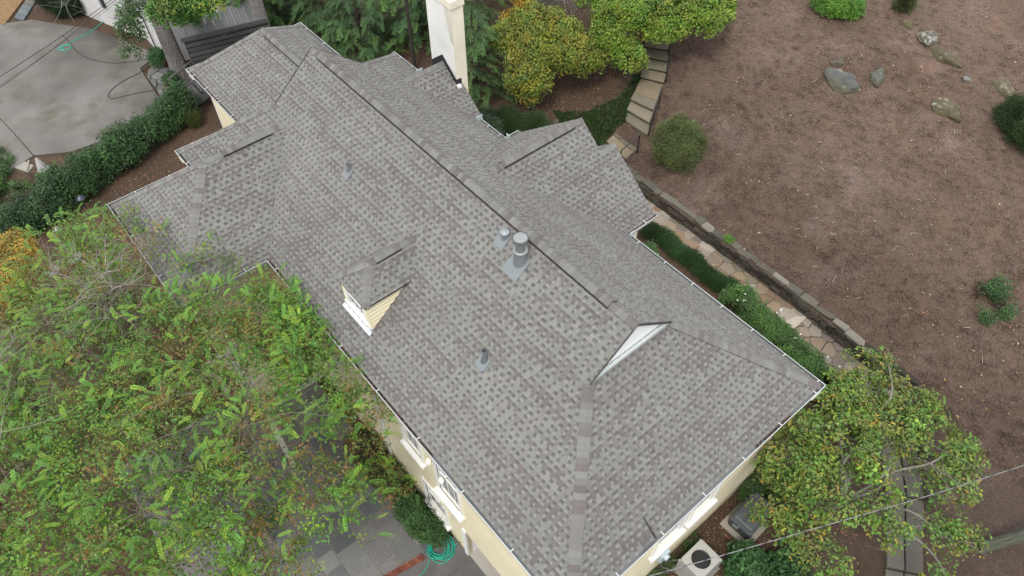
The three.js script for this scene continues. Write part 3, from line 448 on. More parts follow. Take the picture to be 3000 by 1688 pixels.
// ---- walls
const cream = [0.86, 0.80, 0.58];
function wall(name, w, h, holes, mat, col, t = 0.14) { const s = new THREE.Shape([[0, 0], [w, 0], [w, h], [0, h]].map((p) => new THREE.Vector2(...p))); for (const [x0, x1, y0, y1] of holes) s.holes.push(new THREE.Path([[x0, y0], [x0, y1], [x1, y1], [x1, y0]].map((p) => new THREE.Vector2(...p)))); const g = new THREE.ExtrudeGeometry(s, { depth: t, bevelEnabled: false }); return new MB().geo(g, null, col).build(name, mat, house); }
const gt = -6.3;
const W1 = [4.36, 5.16, -2.72, -1.15], W2 = [5.88, 6.82, -3.22, -1.15], W3 = [4.96, 5.93, -5.68, -4.2], GD = [6.9, 10.3, -6.3, -4.38];
const fw = wall('wall', 18, 6.12, [W1, W2, W3, GD].map(([a, b, c, d], i) => [a + 7.16, b + 7.16, i === 3 ? 0.0001 : c - gt, d - gt]), M.cream, cream); fw.position.set(-7.16, gt, 3.78);
const ew = wall('wall', 7.68, 5.9, [[3.02, 4.03, 2.68, 4.4], [4.40, 5.31, 2.68, 4.4]], M.cream, cream);
ew.rotation.y = Math.PI / 2; ew.position.set(10.66, -6.1, 3.78);
{ const b = new MB(); const bx = (...q) => b.box(...q, cream);
  bx(-7.16, 10.6, -6.3, -0.14, -3.92, -3.78); bx(-7.16, -7.02, -6.3, -0.12, -3.78, 3.78); b.build('wall', M.cream, house);
  const f = new MB(); f.box(-6.12, -1.94, -6.3, -0.12, 3.92, 6.42, cream); f.build('wall', M.cream, house);
  const l = new MB(); l.box(-11.12, -7.16, -5.9, -0.1, -2.05, 1.72, cream); l.build('wall', M.cream, house); const tr = new MB(); tr.box(-11.15, -11.0, -5.9, -0.12, 1.62, 1.75, [0.78, 0.77, 0.72]); tr.build('corner_board', M.white, house);
  const r = new MB(); r.box(-0.75, 4.05, -5.2, -0.12, -4.7, -3.92, cream); r.box(1.1, 4.05, -5.2, -0.14, -5.22, -4.7, cream); r.poly([[-0.75, -0.12, -4.71], [4.05, -0.12, -4.71], [BX, BY - 0.35, -4.71]], cream); r.build('wall', M.cream, house);
  const c = new MB(); c.box(-5.75, -2.9, -5.2, -0.1, -4.2, -3.92, cream); c.poly([[-5.9, -0.1, -4.2], [-2.75, -0.1, -4.2], [CX, CY - 0.2, -4.2]], cream); c.build('wall', M.cream, house); }
// ---- windows: frame, recessed dark panes, glazing bars, sill
function windowOn(x0, x1, y0, y1, z, rot, cols, rows, opt = {}) { // built facing +z; rot turns it about the world origin axis
  const g = new THREE.Group(); g.name = numbered('window'); house.add(g); const wh = [0.82, 0.83, 0.82], t = opt.trim ?? 0.09, fr = new MB();
  fr.box(x0 - t, x0, y0 - t, y1 + t, z - 0.02, z + 0.045, wh); fr.box(x1, x1 + t, y0 - t, y1 + t, z - 0.02, z + 0.045, wh); fr.box(x0, x1, y1, y1 + t, z - 0.02, z + 0.045, wh);
  fr.box(x0, x0 + 0.05, y0, y1, z - 0.09, z - 0.02, wh); fr.box(x1 - 0.05, x1, y0, y1, z - 0.09, z - 0.02, wh); fr.box(x0 + 0.05, x1 - 0.05, y0, y0 + 0.06, z - 0.09, z - 0.03, wh); fr.box(x0 + 0.05, x1 - 0.05, (y0 + y1) / 2 - 0.025, (y0 + y1) / 2 + 0.025, z - 0.09, z - 0.04, wh); fr.build('window_frame', M.white, g);
  const s = new MB(), so = opt.sill ?? 0.14; s.box(x0 - t - 0.05, x1 + t + 0.05, y0 - t - 0.03, y0, z - 0.03, z + so, wh, 0.01); s.build('sill', M.white, g);
  for (let i = 0; i < cols; i++) for (let j = 0; j < rows; j++) { const a = lerp(x0 + 0.05, x1 - 0.05, i / cols) + 0.008, b = lerp(x0 + 0.05, x1 - 0.05, (i + 1) / cols) - 0.008, c = lerp(y0 + 0.06, y1, j / rows) + 0.008, d = lerp(y0 + 0.06, y1, (j + 1) / rows) - 0.008; const p = new MB(); p.box(a, b, c, d, z - 0.085, z - 0.075, [0.02, 0.025, 0.03]); p.build('pane', M.glass, g); }
  const m = new MB(); for (let i = 1; i < cols; i++) { const x = lerp(x0 + 0.05, x1 - 0.05, i / cols); m.box(x - 0.01, x + 0.01, y0 + 0.06, y1, z - 0.08, z - 0.055, wh); } for (let j = 1; j < rows; j++) { const y = lerp(y0 + 0.06, y1, j / rows); m.box(x0 + 0.05, x1 - 0.05, y - 0.01, y + 0.01, z - 0.079, z - 0.056, wh); } m.build('glazing_bar', M.white, g);
  g.rotation.y = rot; return g;
}
windowOn(...W1, 3.92, 0, 3, 2, { sill: 0.14 }); windowOn(...W2, 3.92, 0, 3, 2, { sill: 0.17 }); windowOn(...W3, 3.92, 0, 3, 2, { sill: 0.14 });
// end wall faces +x: local x there is -z
for (const [a, b] of [[-0.25 - 0.0, 0.76].map((v) => -v).reverse(), [0.62, 1.53]]) windowOn(a, b, -3.42, -1.7, 10.8, Math.PI / 2, 3, 2, { sill: 0.13, trim: 0.1 });
windowOn(4.35, 5.0, -2.2, -0.75, 4.05, Math.PI / 2, 2, 2, { sill: 0.06 });
// ---- garage opening under the front wall
{ const j = new MB(), wh = [0.8, 0.81, 0.83]; j.box(6.76, 6.9, -6.3, -4.3, 3.93, 3.97, wh); j.box(6.76, 6.9, -6.3, -4.3, 3.2, 3.93, wh); j.box(10.3, 10.44, -6.3, -4.3, 3.2, 3.97, wh); j.box(6.9, 10.3, -4.38, -4.3, 3.2, 3.78, wh); j.build('garage_frame', M.white, house);
  const s = new MB(); s.box(6.9, 10.3, -6.3, -6.14, 3.3, 3.92, [0.42, 0.40, 0.37]); s.build('garage_sill', M.concrete, house);
  const d = new MB(); for (let i = 0; i < 4; i++) d.box(6.9, 10.3, -6.12 + i * 0.44, -5.7 + i * 0.44, 3.2, 3.26, [0.10, 0.065, 0.05]); d.build('garage_door', M.flat, house); }
// ---- dormer
{ const g = new THREE.Group(); g.name = 'dormer'; house.add(g); const x0 = 1.74, x1 = 2.93, z = 3.5, fl = (zz) => ry(zz), yT = de + 0.02, wh = [0.8, 0.815, 0.82];
  const w = new MB(); w.poly([[x1 - 0.01, fl(z), z], [x1 - 0.01, fl(2.15) - 0.05, 2.15], [x1 - 0.01, yT, 2.15], [x1 - 0.01, yT, z]], cream); w.poly([[x0, fl(z), z], [x0, yT, z], [x0, yT, 2.15], [x0, fl(2.15), 2.15]], cream); w.build('cheek_wall', M.flat, g);
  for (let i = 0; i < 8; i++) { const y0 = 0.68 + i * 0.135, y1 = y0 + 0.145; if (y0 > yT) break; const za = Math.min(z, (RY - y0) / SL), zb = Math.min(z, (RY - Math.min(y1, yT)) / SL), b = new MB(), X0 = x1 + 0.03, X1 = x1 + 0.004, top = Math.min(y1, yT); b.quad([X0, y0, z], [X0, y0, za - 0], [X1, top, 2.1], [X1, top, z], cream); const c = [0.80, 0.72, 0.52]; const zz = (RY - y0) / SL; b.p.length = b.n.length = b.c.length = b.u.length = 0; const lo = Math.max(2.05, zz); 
    b.quad([X0, y0, z], [X0, y0, Math.min(z, (RY - y0) / SL - 0.02)], [X1, top, Math.min(z, (RY - top) / SL - 0.02)], [X1, top, z], cream); b.quad([X0 + 0.0015, y0, z], [X0 + 0.0015, y0, Math.min(z, (RY - y0) / SL - 0.02)], [X0 - 0.0005, y0 + 0.016, Math.min(z, (RY - y0) / SL - 0.02)], [X0 - 0.0005, y0 + 0.016, z], [0.52, 0.44, 0.27]); b.quad([X1 - 0.004, y0, z], [X1 - 0.004, y0, Math.min(z, (RY - y0) / SL - 0.02)], [X0, y0, Math.min(z, (RY - y0) / SL - 0.02)], [X0, y0, z], scale3(c, 0.55)); b.build('siding_board', M.flat, g); }  // tan lower band and darker underside: lap shadow lines painted into the boards
  const f = new MB(); f.box(x0, x0 + 0.16, 0.62, yT, z - 0.06, z + 0.01, cream); f.box(x1 - 0.14, x1 + 0.02, 0.62, yT, z - 0.06, z + 0.01, [0.8, 0.74, 0.55]); f.box(x0 + 0.16, x1 - 0.14, 1.6, yT, z - 0.06, z, wh); f.build('front_wall', M.white, g);
  const wf = new MB(); wf.box(x0 + 0.16, x0 + 0.26, 0.82, 1.6, z - 0.1, z + 0.02, wh); wf.box(x1 - 0.24, x1 - 0.14, 0.82, 1.6, z - 0.1, z + 0.02, wh); wf.box(x0 + 0.26, x1 - 0.24, 0.82, 0.88, z - 0.1, z - 0.005, wh); wf.box(x0 + 0.26, x1 - 0.24, 1.2, 1.235, z - 0.06, z - 0.01, wh); wf.box(x0 + 0.26, x1 - 0.24, 1.53, 1.6, z - 0.14, z - 0.02, wh); wf.build('window_frame', M.white, g);
  for (let i = 0; i < 3; i++) for (let j = 0; j < 2; j++) { const a = lerp(x0 + 0.27, x1 - 0.25, i / 3), b = lerp(x0 + 0.27, x1 - 0.25, (i + 1) / 3), p = new MB(); p.box(a + 0.01, b - 0.01, j ? 1.24 : 0.9, j ? 1.53 : 1.195, z - 0.05, z - 0.04, [0.05, 0.06, 0.07]); p.build('pane', M.glass, g); const gb = new MB(); if (i) { gb.box(a - 0.012, a + 0.012, j ? 1.24 : 0.9, j ? 1.53 : 1.195, z - 0.04, z - 0.02, wh); gb.build('glazing_bar', M.white, g); } }
  const s = new MB(); s.box(x0 + 0.12, x1 - 0.08, 0.76, 0.82, z - 0.06, z + 0.06, wh, 0.01); s.build('sill', M.white, g);
  const ap = new MB(); ap.box(x0 - 0.03, x1 + 0.04, 0.60, 0.76, z - 0.02, z + 0.035, [0.74, 0.78, 0.82]); ap.quad([x0 - 0.05, 0.635, z + 0.03], [x1 + 0.06, 0.635, z + 0.03], [x1 + 0.06, 0.575, z + 0.125], [x0 - 0.05, 0.575, z + 0.125], [0.66, 0.74, 0.82]); ap.quad([x0 - 0.05, 0.575, z + 0.125], [x1 + 0.06, 0.575, z + 0.125], [x1 + 0.06, 0.55, z + 0.127], [x0 - 0.05, 0.55, z + 0.127], [0.5, 0.58, 0.66]); ap.build('flashing', M.galv, g);
  const dr = new MB(); dr.bar([DX + DW - 0.01, de - 0.035, DZ - 0.02], [DX + DW - 0.01, de - 0.035, 2.2], 0.02, 0.05, [0.03, 0.028, 0.03]); dr.bar([DX - DW, de - 0.035, DZ - 0.02], [DX + DW, de - 0.035, DZ - 0.02], 0.05, 0.05, [0.05, 0.045, 0.045]); dr.bar([DX - DW + 0.01, de - 0.035, DZ - 0.02], [DX - DW + 0.01, de - 0.035, 2.2], 0.02, 0.05, [0.03, 0.028, 0.03]); dr.build('drip_edge', M.flat, g); }
// ---- chimney: painted brick, corbelled cap, dark step flashing where it meets the roof
{ const g = new THREE.Group(); g.name = 'chimney'; house.add(g); const x0 = -4.99, x1 = -3.62, z1 = -4.2, z0 = -4.66, wh = [0.88, 0.89, 0.88], cr = [0.88, 0.84, 0.70];
  const b = new MB(); const face = (p, c, u, v) => b.quad(...p, c, c, c, c, [[0, 0], [u, 0], [u, v], [0, v]]); const y0 = -5.2, y1 = 3.62;
  face([[x0, y0, z1], [x1, y0, z1], [x1, y1, z1], [x0, y1, z1]], wh, 1.37, 8.8); face([[x1, y0, z1], [x1, y0, z0], [x1, y1, z0], [x1, y1, z1]], cr, 0.46, 8.8); face([[x0, y0, z0], [x0, y0, z1], [x0, y1, z1], [x0, y1, z0]], wh, 0.46, 8.8); face([[x1, y0, z0], [x0, y0, z0], [x0, y1, z0], [x1, y1, z0]], cr, 1.37, 8.8); b.build('shaft', M.brickwork, g);
  const st = new MB(); st.poly([[x1 - 0.42, y1 - 0.0, z1 + 0.003], [x1 - 0.16, y1 - 1.15, z1 + 0.003], [x1, y1 - 1.3, z1 + 0.003], [x1, y1, z1 + 0.003]], [0.70, 0.69, 0.60], 1); st.build('damp_stain', M.brickwork, g);
  const c = new MB(); c.box(x0 - 0.04, x1 + 0.04, 3.6, 3.86, z0 - 0.04, z1 + 0.04, cr, 0.015); c.build('cap', M.brickwork, g); const t = new MB(); t.box(x0 + 0.02, x1 - 0.02, 3.86, 3.93, z0 + 0.02, z1 - 0.02, [0.75, 0.76, 0.8], 0.02); t.build('crown', M.concrete, g);
  const f = new MB(), k = [0.018, 0.016, 0.024], zz = z1 + 0.012, Y = (x) => CY - SL * Math.abs(x - CX); f.quad([CX, Y(CX) + 0.0, zz], [x1 + 0.012, Y(x1), zz], [x1 + 0.012, Y(x1) + 0.22, zz], [CX, Y(CX) + 0.27, zz], k); f.quad([x0 - 0.012, Y(x0), zz], [CX, Y(CX), zz], [CX, Y(CX) + 0.27, zz], [x0 - 0.012, Y(x0) + 0.27, zz], k); f.quad([x1 + 0.012, Y(x1), zz], [x1 + 0.012, Y(x1) - 0.02, z1 - 0.2], [x1 + 0.012, Y(x1) + 0.2, z1 - 0.2], [x1 + 0.012, Y(x1) + 0.22, zz], k); f.build('step_flashing', M.flat, g);
  const e = new MB(); e.box(x1 + 0.02, x1 + 0.15, Y(x1 + 0.1) + 0.02, Y(x1 + 0.1) + 0.1, z1 - 0.1, z1 + 0.03, [0.85, 0.86, 0.88]); e.build('flashing_end', M.white, g); }
// ---- vents standing on the front slope
const sheetQ = (x, z, w, h, c, name, par) => { const m = new MB(), n = nF, up = V3(0, SL, -1).normalize(), o = V3(x, ry(z), z).addScaledVector(n, 0.026); const p = (a, b, k = 0) => [o.x + a, o.y + up.y * b + n.y * k, o.z + up.z * b + n.z * k]; m.quad(p(-w, -h), p(w, -h), p(w, h), p(-w, h), c); for (const [a, b, d, e] of [[-w, -h, w, -h], [w, -h, w, h], [-w, h, -w, -h]]) m.quad(p(a, b, -0.02), p(d, e, -0.02), p(d, e), p(a, b), scale3(c, 0.6)); return m.build(name, M.galv, par); };
function vent(name, x, z, prof, flash, col, capc) { const g = new THREE.Group(); g.name = numbered(name); house.add(g); sheetQ(x, z + flash[2], flash[0], flash[1], flash[3] ?? [0.2, 0.23, 0.25], 'flashing', g);
  const mk = (P, c, n, mat = M.galv) => { const l = new THREE.LatheGeometry(P.map((p) => new THREE.Vector2(...p)), 28); const m = new MB().geo(l, new THREE.Matrix4().makeTranslation(x, ry(z), z), c).build(n, mat, g); return m; };
  for (const [P, c, n, mt] of prof) mk(P, c, n, mt); return g; }
const gr = [0.19, 0.215, 0.235];
vent('vent_pipe', 6.02, 2.26, [[[[0.11, -0.12], [0.10, -0.02], [0.085, 0.05], [0.06, 0.10]], [0.16, 0.185, 0.21], 'boot', M.galv], [[[0.055, 0], [0.055, 0.40], [0.047, 0.40], [0.047, 0.1]], gr, 'pipe', M.galv], [[[0, 0.22], [0.047, 0.22]], [0.01, 0.01, 0.01], 'pipe_bore', M.dark]], [0.15, 0.17, 0.06], gr);
vent('cap_vent', 4.47, 0.35, [[[[0.10, -0.12], [0.10, 0.10], [0.115, 0.12], [0.115, 0.17], [0.085, 0.185], [0.08, 0.165], [0.03, 0.17], [0.02, 0.2], [0, 0.205]], [0.3, 0.335, 0.355], 'cap', M.metal]], [0.16, 0.19, 0.08], gr);
vent('flue_pipe', 5.19, 0.49, [[[[0.165, -0.14], [0.16, 0.2], [0.15, 0.36]], [0.23, 0.25, 0.262], 'boot', M.galv], [[[0.155, 0.34], [0.172, 0.345], [0.172, 0.375], [0.12, 0.39]], [0.27, 0.29, 0.30], 'storm_collar', M.galv], [[[0.115, 0.36], [0.115, 0.62], [0.135, 0.64], [0.175, 0.69], [0.18, 0.775], [0.175, 0.79]], [0.22, 0.24, 0.252], 'pipe', M.galv], [[[0.165, 0.775], [0.1, 0.785], [0, 0.79]], [0.27, 0.295, 0.305], 'cap', M.galv]], [0.25, 0.28, 0.12], gr);
vent('vent_pipe', -0.83, 1.47, [[[[0.09, -0.1], [0.085, 0.02], [0.06, 0.07], [0.055, 0.22], [0.047, 0.22], [0.047, 0.1], [0, 0.1]], [0.2, 0.22, 0.24], 'pipe', M.galv]], [0.15, 0.18, 0.06, [0.2, 0.215, 0.235]], gr);
{ const d = new MB(); d.bar([XE - 0.42, ry(4.2) + 0.35, 1.72], [XE + 0.02, ry(4.2) + 0.015, 1.72], 0.025, 0.06, [0.03, 0.03, 0.035]); d.bar([XE - 0.42, ry(4.2) + 0.345, 1.94], [XE + 0.04, ry(4.2) - 0.02, 1.94], 0.3, 0.012, [0.09, 0.085, 0.09]); d.build('gutter_diverter', M.flat, house); }
// front porch beams half hidden by the tree
{ const p = new MB(), c = [0.62, 0.62, 0.57]; p.box(-1.5, -1.36, -2.7, -2.5, 4.3, 7.2, c); p.box(0.9, 1.05, -2.7, -2.5, 3.95, 6.6, c); p.box(-1.36, 0.9, -2.68, -2.52, 6.3, 6.45, c); p.build('porch_beam', M.white, house); const k = new MB(); k.box(0.9, 1.05, -6.25, -2.7, 6.4, 6.55, c); k.box(-1.5, -1.36, -6.25, -2.7, 6.9, 7.05, c); k.build('porch_post', M.white, house); }
// dark meter box and conduit on the end wall, flood lamps and a cable under the eaves
{ const m = new MB(); m.box(10.8, 10.95, -4.45, -4.0, 0.1, 0.42, [0.5, 0.62, 0.68], 0.02); m.geo(new THREE.CylinderGeometry(0.09, 0.09, 0.08, 20), new THREE.Matrix4().makeRotationZ(Math.PI / 2).setPosition(10.99, -4.15, 0.26), [0.6, 0.7, 0.75]); m.build('meter_box', M.galv, house);
  const p = new MB(); p.tube([[10.88, -4.45, 0.26], [10.95, -5.0, 0.24], [11.05, -5.2, 0.1], [11.3, -5.15, 0.0]], 0.025, 6, [0.1, 0.1, 0.1]); p.tube([[10.9, -4.45, 0.3], [11.0, -5.25, 0.3], [11.2, -5.3, 0.05]], 0.02, 6, [0.05, 0.05, 0.05]); p.build('conduit', M.rubber, house);
  const l = new MB(); for (const [x, y] of [[6.0, -1.1], [6.5, -1.35]]) { l.geo(new THREE.ConeGeometry(0.085, 0.16, 16), new THREE.Matrix4().makeRotationX(-2.2).setPosition(x, y, 4.1), [0.85, 0.83, 0.7]); l.bar([x, y + 0.05, 3.92], [x, y + 0.05, 4.05], 0.04, 0.04, [0.8, 0.8, 0.75]); } l.build('flood_lamp', M.white, house);
  const w = new MB(); w.tube([[6.3, -3.55, 3.94], [6.25, -3.45, 4.06], [6.05, -3.6, 4.1], [6.0, -3.9, 4.05], [6.1, -4.15, 3.96]], 0.014, 5, [0.75, 0.72, 0.55]); w.tube([[6.3, -3.55, 3.94], [6.4, -3.9, 4.05], [6.35, -4.3, 4.08], [6.2, -4.45, 3.98]], 0.014, 5, [0.75, 0.72, 0.55]); w.build('loose_cable', M.rubber, house); }
// ---------------------------------------------------------------- stone wall, steps, rails
function block(sx, sy, sz, seed, rough = 0.12) { // a rough-hewn stone: a box with pushed corners
  const r = rngOf(seed), g = new RoundedBoxGeometry(1, 1, 1, 1, 0.14), P = g.attributes.position, k = new Map();
  for (let i = 0; i < P.count; i++) { const key = [P.getX(i), P.getY(i), P.getZ(i)].map((v) => (v > 0 ? 1 : -1)).join(); if (!k.has(key)) k.set(key, [r() - 0.5, r() - 0.5, r() - 0.5]); const d = k.get(key); P.setXYZ(i, (P.getX(i) + d[0] * rough) * sx, (P.getY(i) + d[1] * rough) * sy, (P.getZ(i) + d[2] * rough) * sz); }
  g.computeVertexNormals(); return g;
}
const wallThing = thing('stone_wall', 'low dry-stacked stone retaining wall with flat capstones beside the flagstone walk', 'stone wall');
{ const r = rngOf(41), shapes = Array.from({ length: 9 }, (_, i) => block(1, 1, 1, 400 + i, 0.16)), dk = [[0.045, 0.04, 0.031], [0.065, 0.056, 0.042], [0.035, 0.031, 0.026], [0.08, 0.07, 0.055], [0.055, 0.052, 0.042], [0.10, 0.085, 0.066]];
  const bk = new MB(); bk.box(-0.9, 12.4, -5.2, -4.02, -9.8, -9.62, [0.03, 0.026, 0.02]); bk.build('wall_core', M.stone, wallThing);
  const rows = 4; let n = 0;
  for (let j = 0; j < rows; j++) { let x = -0.9 + r() * 0.2; while (x < 12.3) { const w = 0.2 + r() * 0.34, h = 0.13 + r() * 0.015, y = yw(x) + 0.06 + j * 0.137, c = scale3(dk[Math.floor(r() * 6)], 0.8 + 0.5 * r()); const mb = new MB(); mb.geo(shapes[Math.floor(r() * 9)], new THREE.Matrix4().compose(V3(x + w / 2, y, -9.6 + (r() - 0.5) * 0.05), new THREE.Quaternion().setFromEuler(new THREE.Euler((r() - 0.5) * 0.1, (r() - 0.5) * 0.12, (r() - 0.5) * 0.1)), V3(w * 0.97, h, 0.26)), c); mb.build('stone', M.stone, wallThing); x += w; n++; } }
  let x = -1.0; while (x < 12.4) { const w = 0.22 + r() * 0.5, d = 0.22 + r() * 0.14, c = r() < 0.2 ? [0.22, 0.205, 0.175] : scale3([0.115, 0.107, 0.088], 0.65 + 0.6 * r()); const mb = new MB(); mb.geo(shapes[Math.floor(r() * 9)], new THREE.Matrix4().compose(V3(x + w / 2, yw(x) + 0.585 + r() * 0.03, -9.62 - (0.02 + r() * 0.08)), new THREE.Quaternion().setFromEuler(new THREE.Euler((r() - 0.5) * 0.08, (r() - 0.5) * 0.16, (r() - 0.5) * 0.06)), V3(w * 0.96, 0.075, d)), c); mb.build('capstone', M.stone, wallThing); x += w; }
  let q = [[12.35, -9.35], [12.75, -9.0], [13.2, -8.72], [13.7, -8.3], [14.15, -7.75], [14.6, -7.15]]; // the wall bends and steps down into the grey path
  for (let i = 0; i < q.length; i++) for (let j = 0; j < 3 - (i > 3 ? 1 : 0); j++) { const mb = new MB(), w = 0.5; mb.geo(shapes[(i * 3 + j) % 9], new THREE.Matrix4().compose(V3(q[i][0], H(q[i][0], q[i][1]) + 0.05 + j * 0.14, q[i][1]), new THREE.Quaternion().setFromEuler(new THREE.Euler(0, -0.75, 0)), V3(w * 1.1, 0.14, 0.3)), scale3(dk[(i + j) % 6], 1.0 + 0.4 * r())); mb.build('stone', M.stone, wallThing); } }
const stepsThing = thing('stone_steps', 'weathered flagstone garden steps climbing the hillside in three flights', 'steps');
{ // treads given by their front corners in plan (left, right), rising away from the walk
  const r = rngOf(51), T = [[[-2.05, -10.2], [-0.95, -9.95], -4.36], [[-2.34, -10.62], [-0.93, -10.42], -4.18], [[-2.62, -12.0], [-1.33, -11.98], -3.98], [[-2.93, -12.4], [-1.62, -12.48], -3.81], [[-3.2, -12.85], [-2.0, -13.05], -3.64], [[-3.9, -14.15], [-2.95, -14.6], -3.46], [[-4.2, -14.55], [-3.25, -15.08], -3.29], [[-4.55, -14.95], [-3.62, -15.5], -3.12], [[-4.9, -15.35], [-4.0, -15.95], -2.95], [[-5.8, -16.6], [-5.0, -17.2], -2.86]];
  const cols = [[0.19, 0.165, 0.115], [0.23, 0.185, 0.125], [0.165, 0.155, 0.11], [0.205, 0.18, 0.135]];
  for (let i = 0; i + 1 < T.length; i++) { const [l, rr, y] = T[i], [l2, r2] = T[i + 1], over = 0.06, dx = l2[0] - l[0], dz = l2[1] - l[1], L = Math.hypot(dx, dz), long = L > 0.8, n = long ? 3 : 1;
    for (let k = 0; k < n; k++) { const t0 = k / n, t1 = k === n - 1 ? 1.06 + 0.1 / L : (k + 1) / n - 0.012, e = k ? 0 : 0.03, A = (t) => [lerp(l[0], l2[0], t), lerp(l[1], l2[1], t)], B = (t) => [lerp(rr[0], r2[0], t), lerp(rr[1], r2[1], t)], c = scale3(cols[Math.floor(r() * 4)], 0.85 + 0.3 * r()), a = A(t0), b = B(t0), d = B(t1), f = A(t1); slab([[a[0] + (r() - 0.5) * 0.05, a[1] + e], [lerp(a[0], b[0], 0.5), lerp(a[1], b[1], 0.5) + e + (r() - 0.5) * 0.05], [b[0] + (r() - 0.5) * 0.05, b[1] + e], d, f], y + (r() - 0.5) * 0.004, 0.055, M.stone, 'tread', stepsThing, c, 0.02); }
    const rs = new MB(); rs.quad([l[0], y - 0.34, l[1] - 0.03], [rr[0], y - 0.34, rr[1] - 0.03], [rr[0], y - 0.06, rr[1] - 0.03], [l[0], y - 0.06, l[1] - 0.03], [0.035, 0.031, 0.024]); rs.build('riser', M.stone, stepsThing); } }  // riser coloured near black to paint in the shadow gap under the tread
function rail(label, posts, side) { const g = thing('handrail', label, 'handrail', [0, 0, 0], 0, undefined), c = [0.018, 0.018, 0.02]; const tops = posts.map(([x, z, y, h]) => [x, y + h, z]);
  for (const [x, z, y, h] of posts) { const p = new MB(); p.box(x - 0.02, x + 0.02, y - 0.15, y + h, z - 0.02, z + 0.02, c); p.build('post', M.rubber, g); }
  for (const [k, w] of [[0, 0.05], [-0.72, 0.03]]) { const p = new MB(); for (let i = 0; i + 1 < tops.length; i++) p.bar([tops[i][0], tops[i][1] + k, tops[i][2]], [tops[i + 1][0], tops[i + 1][1] + k, tops[i + 1][2]], w, 0.025, c); if (!k) { const e = tops[tops.length - 1]; p.bar(e, [e[0] - 0.1, e[1] + 0.02, e[2] - 0.12], w, 0.025, c); } p.build(k ? 'bottom_rail' : 'top_rail', M.rubber, g); } return g; }
rail('black iron handrail beside the two lowest garden steps', [[-1.0, -10.02, -4.3, 0.78], [-0.98, -11.0, -4.1, 0.86]]);
rail('black iron handrail along the middle flight of garden steps', [[-1.33, -12.02, -3.98, 0.8], [-1.65, -12.55, -3.84, 0.8], [-2.12, -13.4, -3.68, 0.82]]);
rail('black iron handrail along the topmost flight of garden steps', [[-3.0, -14.75, -3.56, 0.75], [-3.85, -15.75, -3.24, 0.75], [-5.1, -17.2, -3.05, 0.75]]);
// ---------------------------------------------------------------- boulders on the straw slope
function boulder(label, x, z, sx, sy, sz, turn, col, lich, seed, group) {
  const g = new THREE.IcosahedronGeometry(1, 5), P = g.attributes.position, C = new Float32Array(P.count * 3), r = rngOf(seed), planes = Array.from({ length: 15 }, () => { const v = V3(r() - 0.5, r() * 0.9 - 0.2, r() - 0.5).normalize(); return [v, 0.5 + 0.38 * r()]; }), v = V3();
  for (let i = 0; i < P.count; i++) { v.fromBufferAttribute(P, i); for (const [n, d] of planes) { const k = v.dot(n); if (k > d) v.addScaledVector(n, d - k); } v.multiplyScalar(1 + 0.30 * fbm(v.x * 1.9 + seed, v.y * 1.9, v.z * 1.9, 5)); v.addScaledVector(v.clone().normalize(), -0.05 * Math.abs(Math.sin(v.y * 9 + v.x * 3 + seed))); 
    const a = fbm(v.x * 3.2 + seed, v.y * 3.2 + v.z * 2.6, 5, 4), l = 0.6 * fbm(v.x * 3 + seed * 2, v.z * 3 + v.y * 2, 8, 2) + 0.75 * fbm(v.x * 11 + seed, v.z * 11 + v.y * 8, 3, 3); let c = mix3(scale3(col, 0.55), scale3(col, 1.3), clamp(0.5 + a * 1.4)); c = mix3(c, [0.075, 0.065, 0.03], clamp(0.75 - v.y * 1.3 + a) * 0.85); if (l > lich && v.y > 0.05) c = mix3(c, [0.42, 0.42, 0.39], clamp((l - lich) * 9) * 0.85); C.set(c, i * 3); P.setXYZ(i, v.x * sx, v.y * sy, v.z * sz); }
  g.setAttribute('color', new THREE.BufferAttribute(C, 3)); g.computeVertexNormals(); const m = new THREE.Mesh(g, M.stone); m.name = numbered('boulder'); m.castShadow = m.receiveShadow = true; m.position.set(x, H(x, z) + sy * 0.02, z); m.rotation.y = turn; scene.add(m); return tag(m, label, 'rock', group ?? 'rocks half buried in the straw slope');
}
const blu = [0.105, 0.11, 0.11], olv = [0.115, 0.1, 0.06], gre = [0.12, 0.112, 0.095];
boulder('largest flat grey boulder with pale lichen spots in the middle of the slope', 2.62, -19.1, 1.02, 0.42, 0.72, -0.35, blu, 0.2, 1); boulder('small round tan stone touching the back of the largest boulder', 1.85, -19.75, 0.33, 0.28, 0.36, 0.3, gre, 0.3, 2);
boulder('narrow curved grey rock just right of the largest boulder', 3.45, -20.25, 0.34, 0.3, 0.75, 0.5, [0.12, 0.125, 0.11], 0.33, 3); boulder('mossy olive rock with white lichen, lowest right of the slope rocks', 6.55, -20.3, 0.85, 0.33, 0.55, -0.3, olv, 0.18, 4);
boulder('pointed rock with large white lichen patches, upper of a touching pair', 3.62, -23.3, 0.44, 0.42, 0.72, 0.55, gre, 0.02, 5); boulder('dark mossy rock lying against the lichen covered one, lower of the pair', 4.65, -22.85, 0.9, 0.3, 0.45, -0.25, olv, 0.25, 6);
boulder('small pale grey stone standing alone on the right of the slope', 5.99, -22.25, 0.23, 0.2, 0.23, 0, [0.24, 0.24, 0.25], 0.5, 7); boulder('wedge shaped olive rock near the right edge shrub', 7.2, -22.75, 0.68, 0.32, 0.4, -0.5, [0.16, 0.14, 0.095], 0.2, 8); boulder('slanted brownish olive rock below the tuft of tall grass', 2.4, -23.65, 0.48, 0.28, 0.36, -0.5, [0.14, 0.115, 0.065], 0.35, 9);
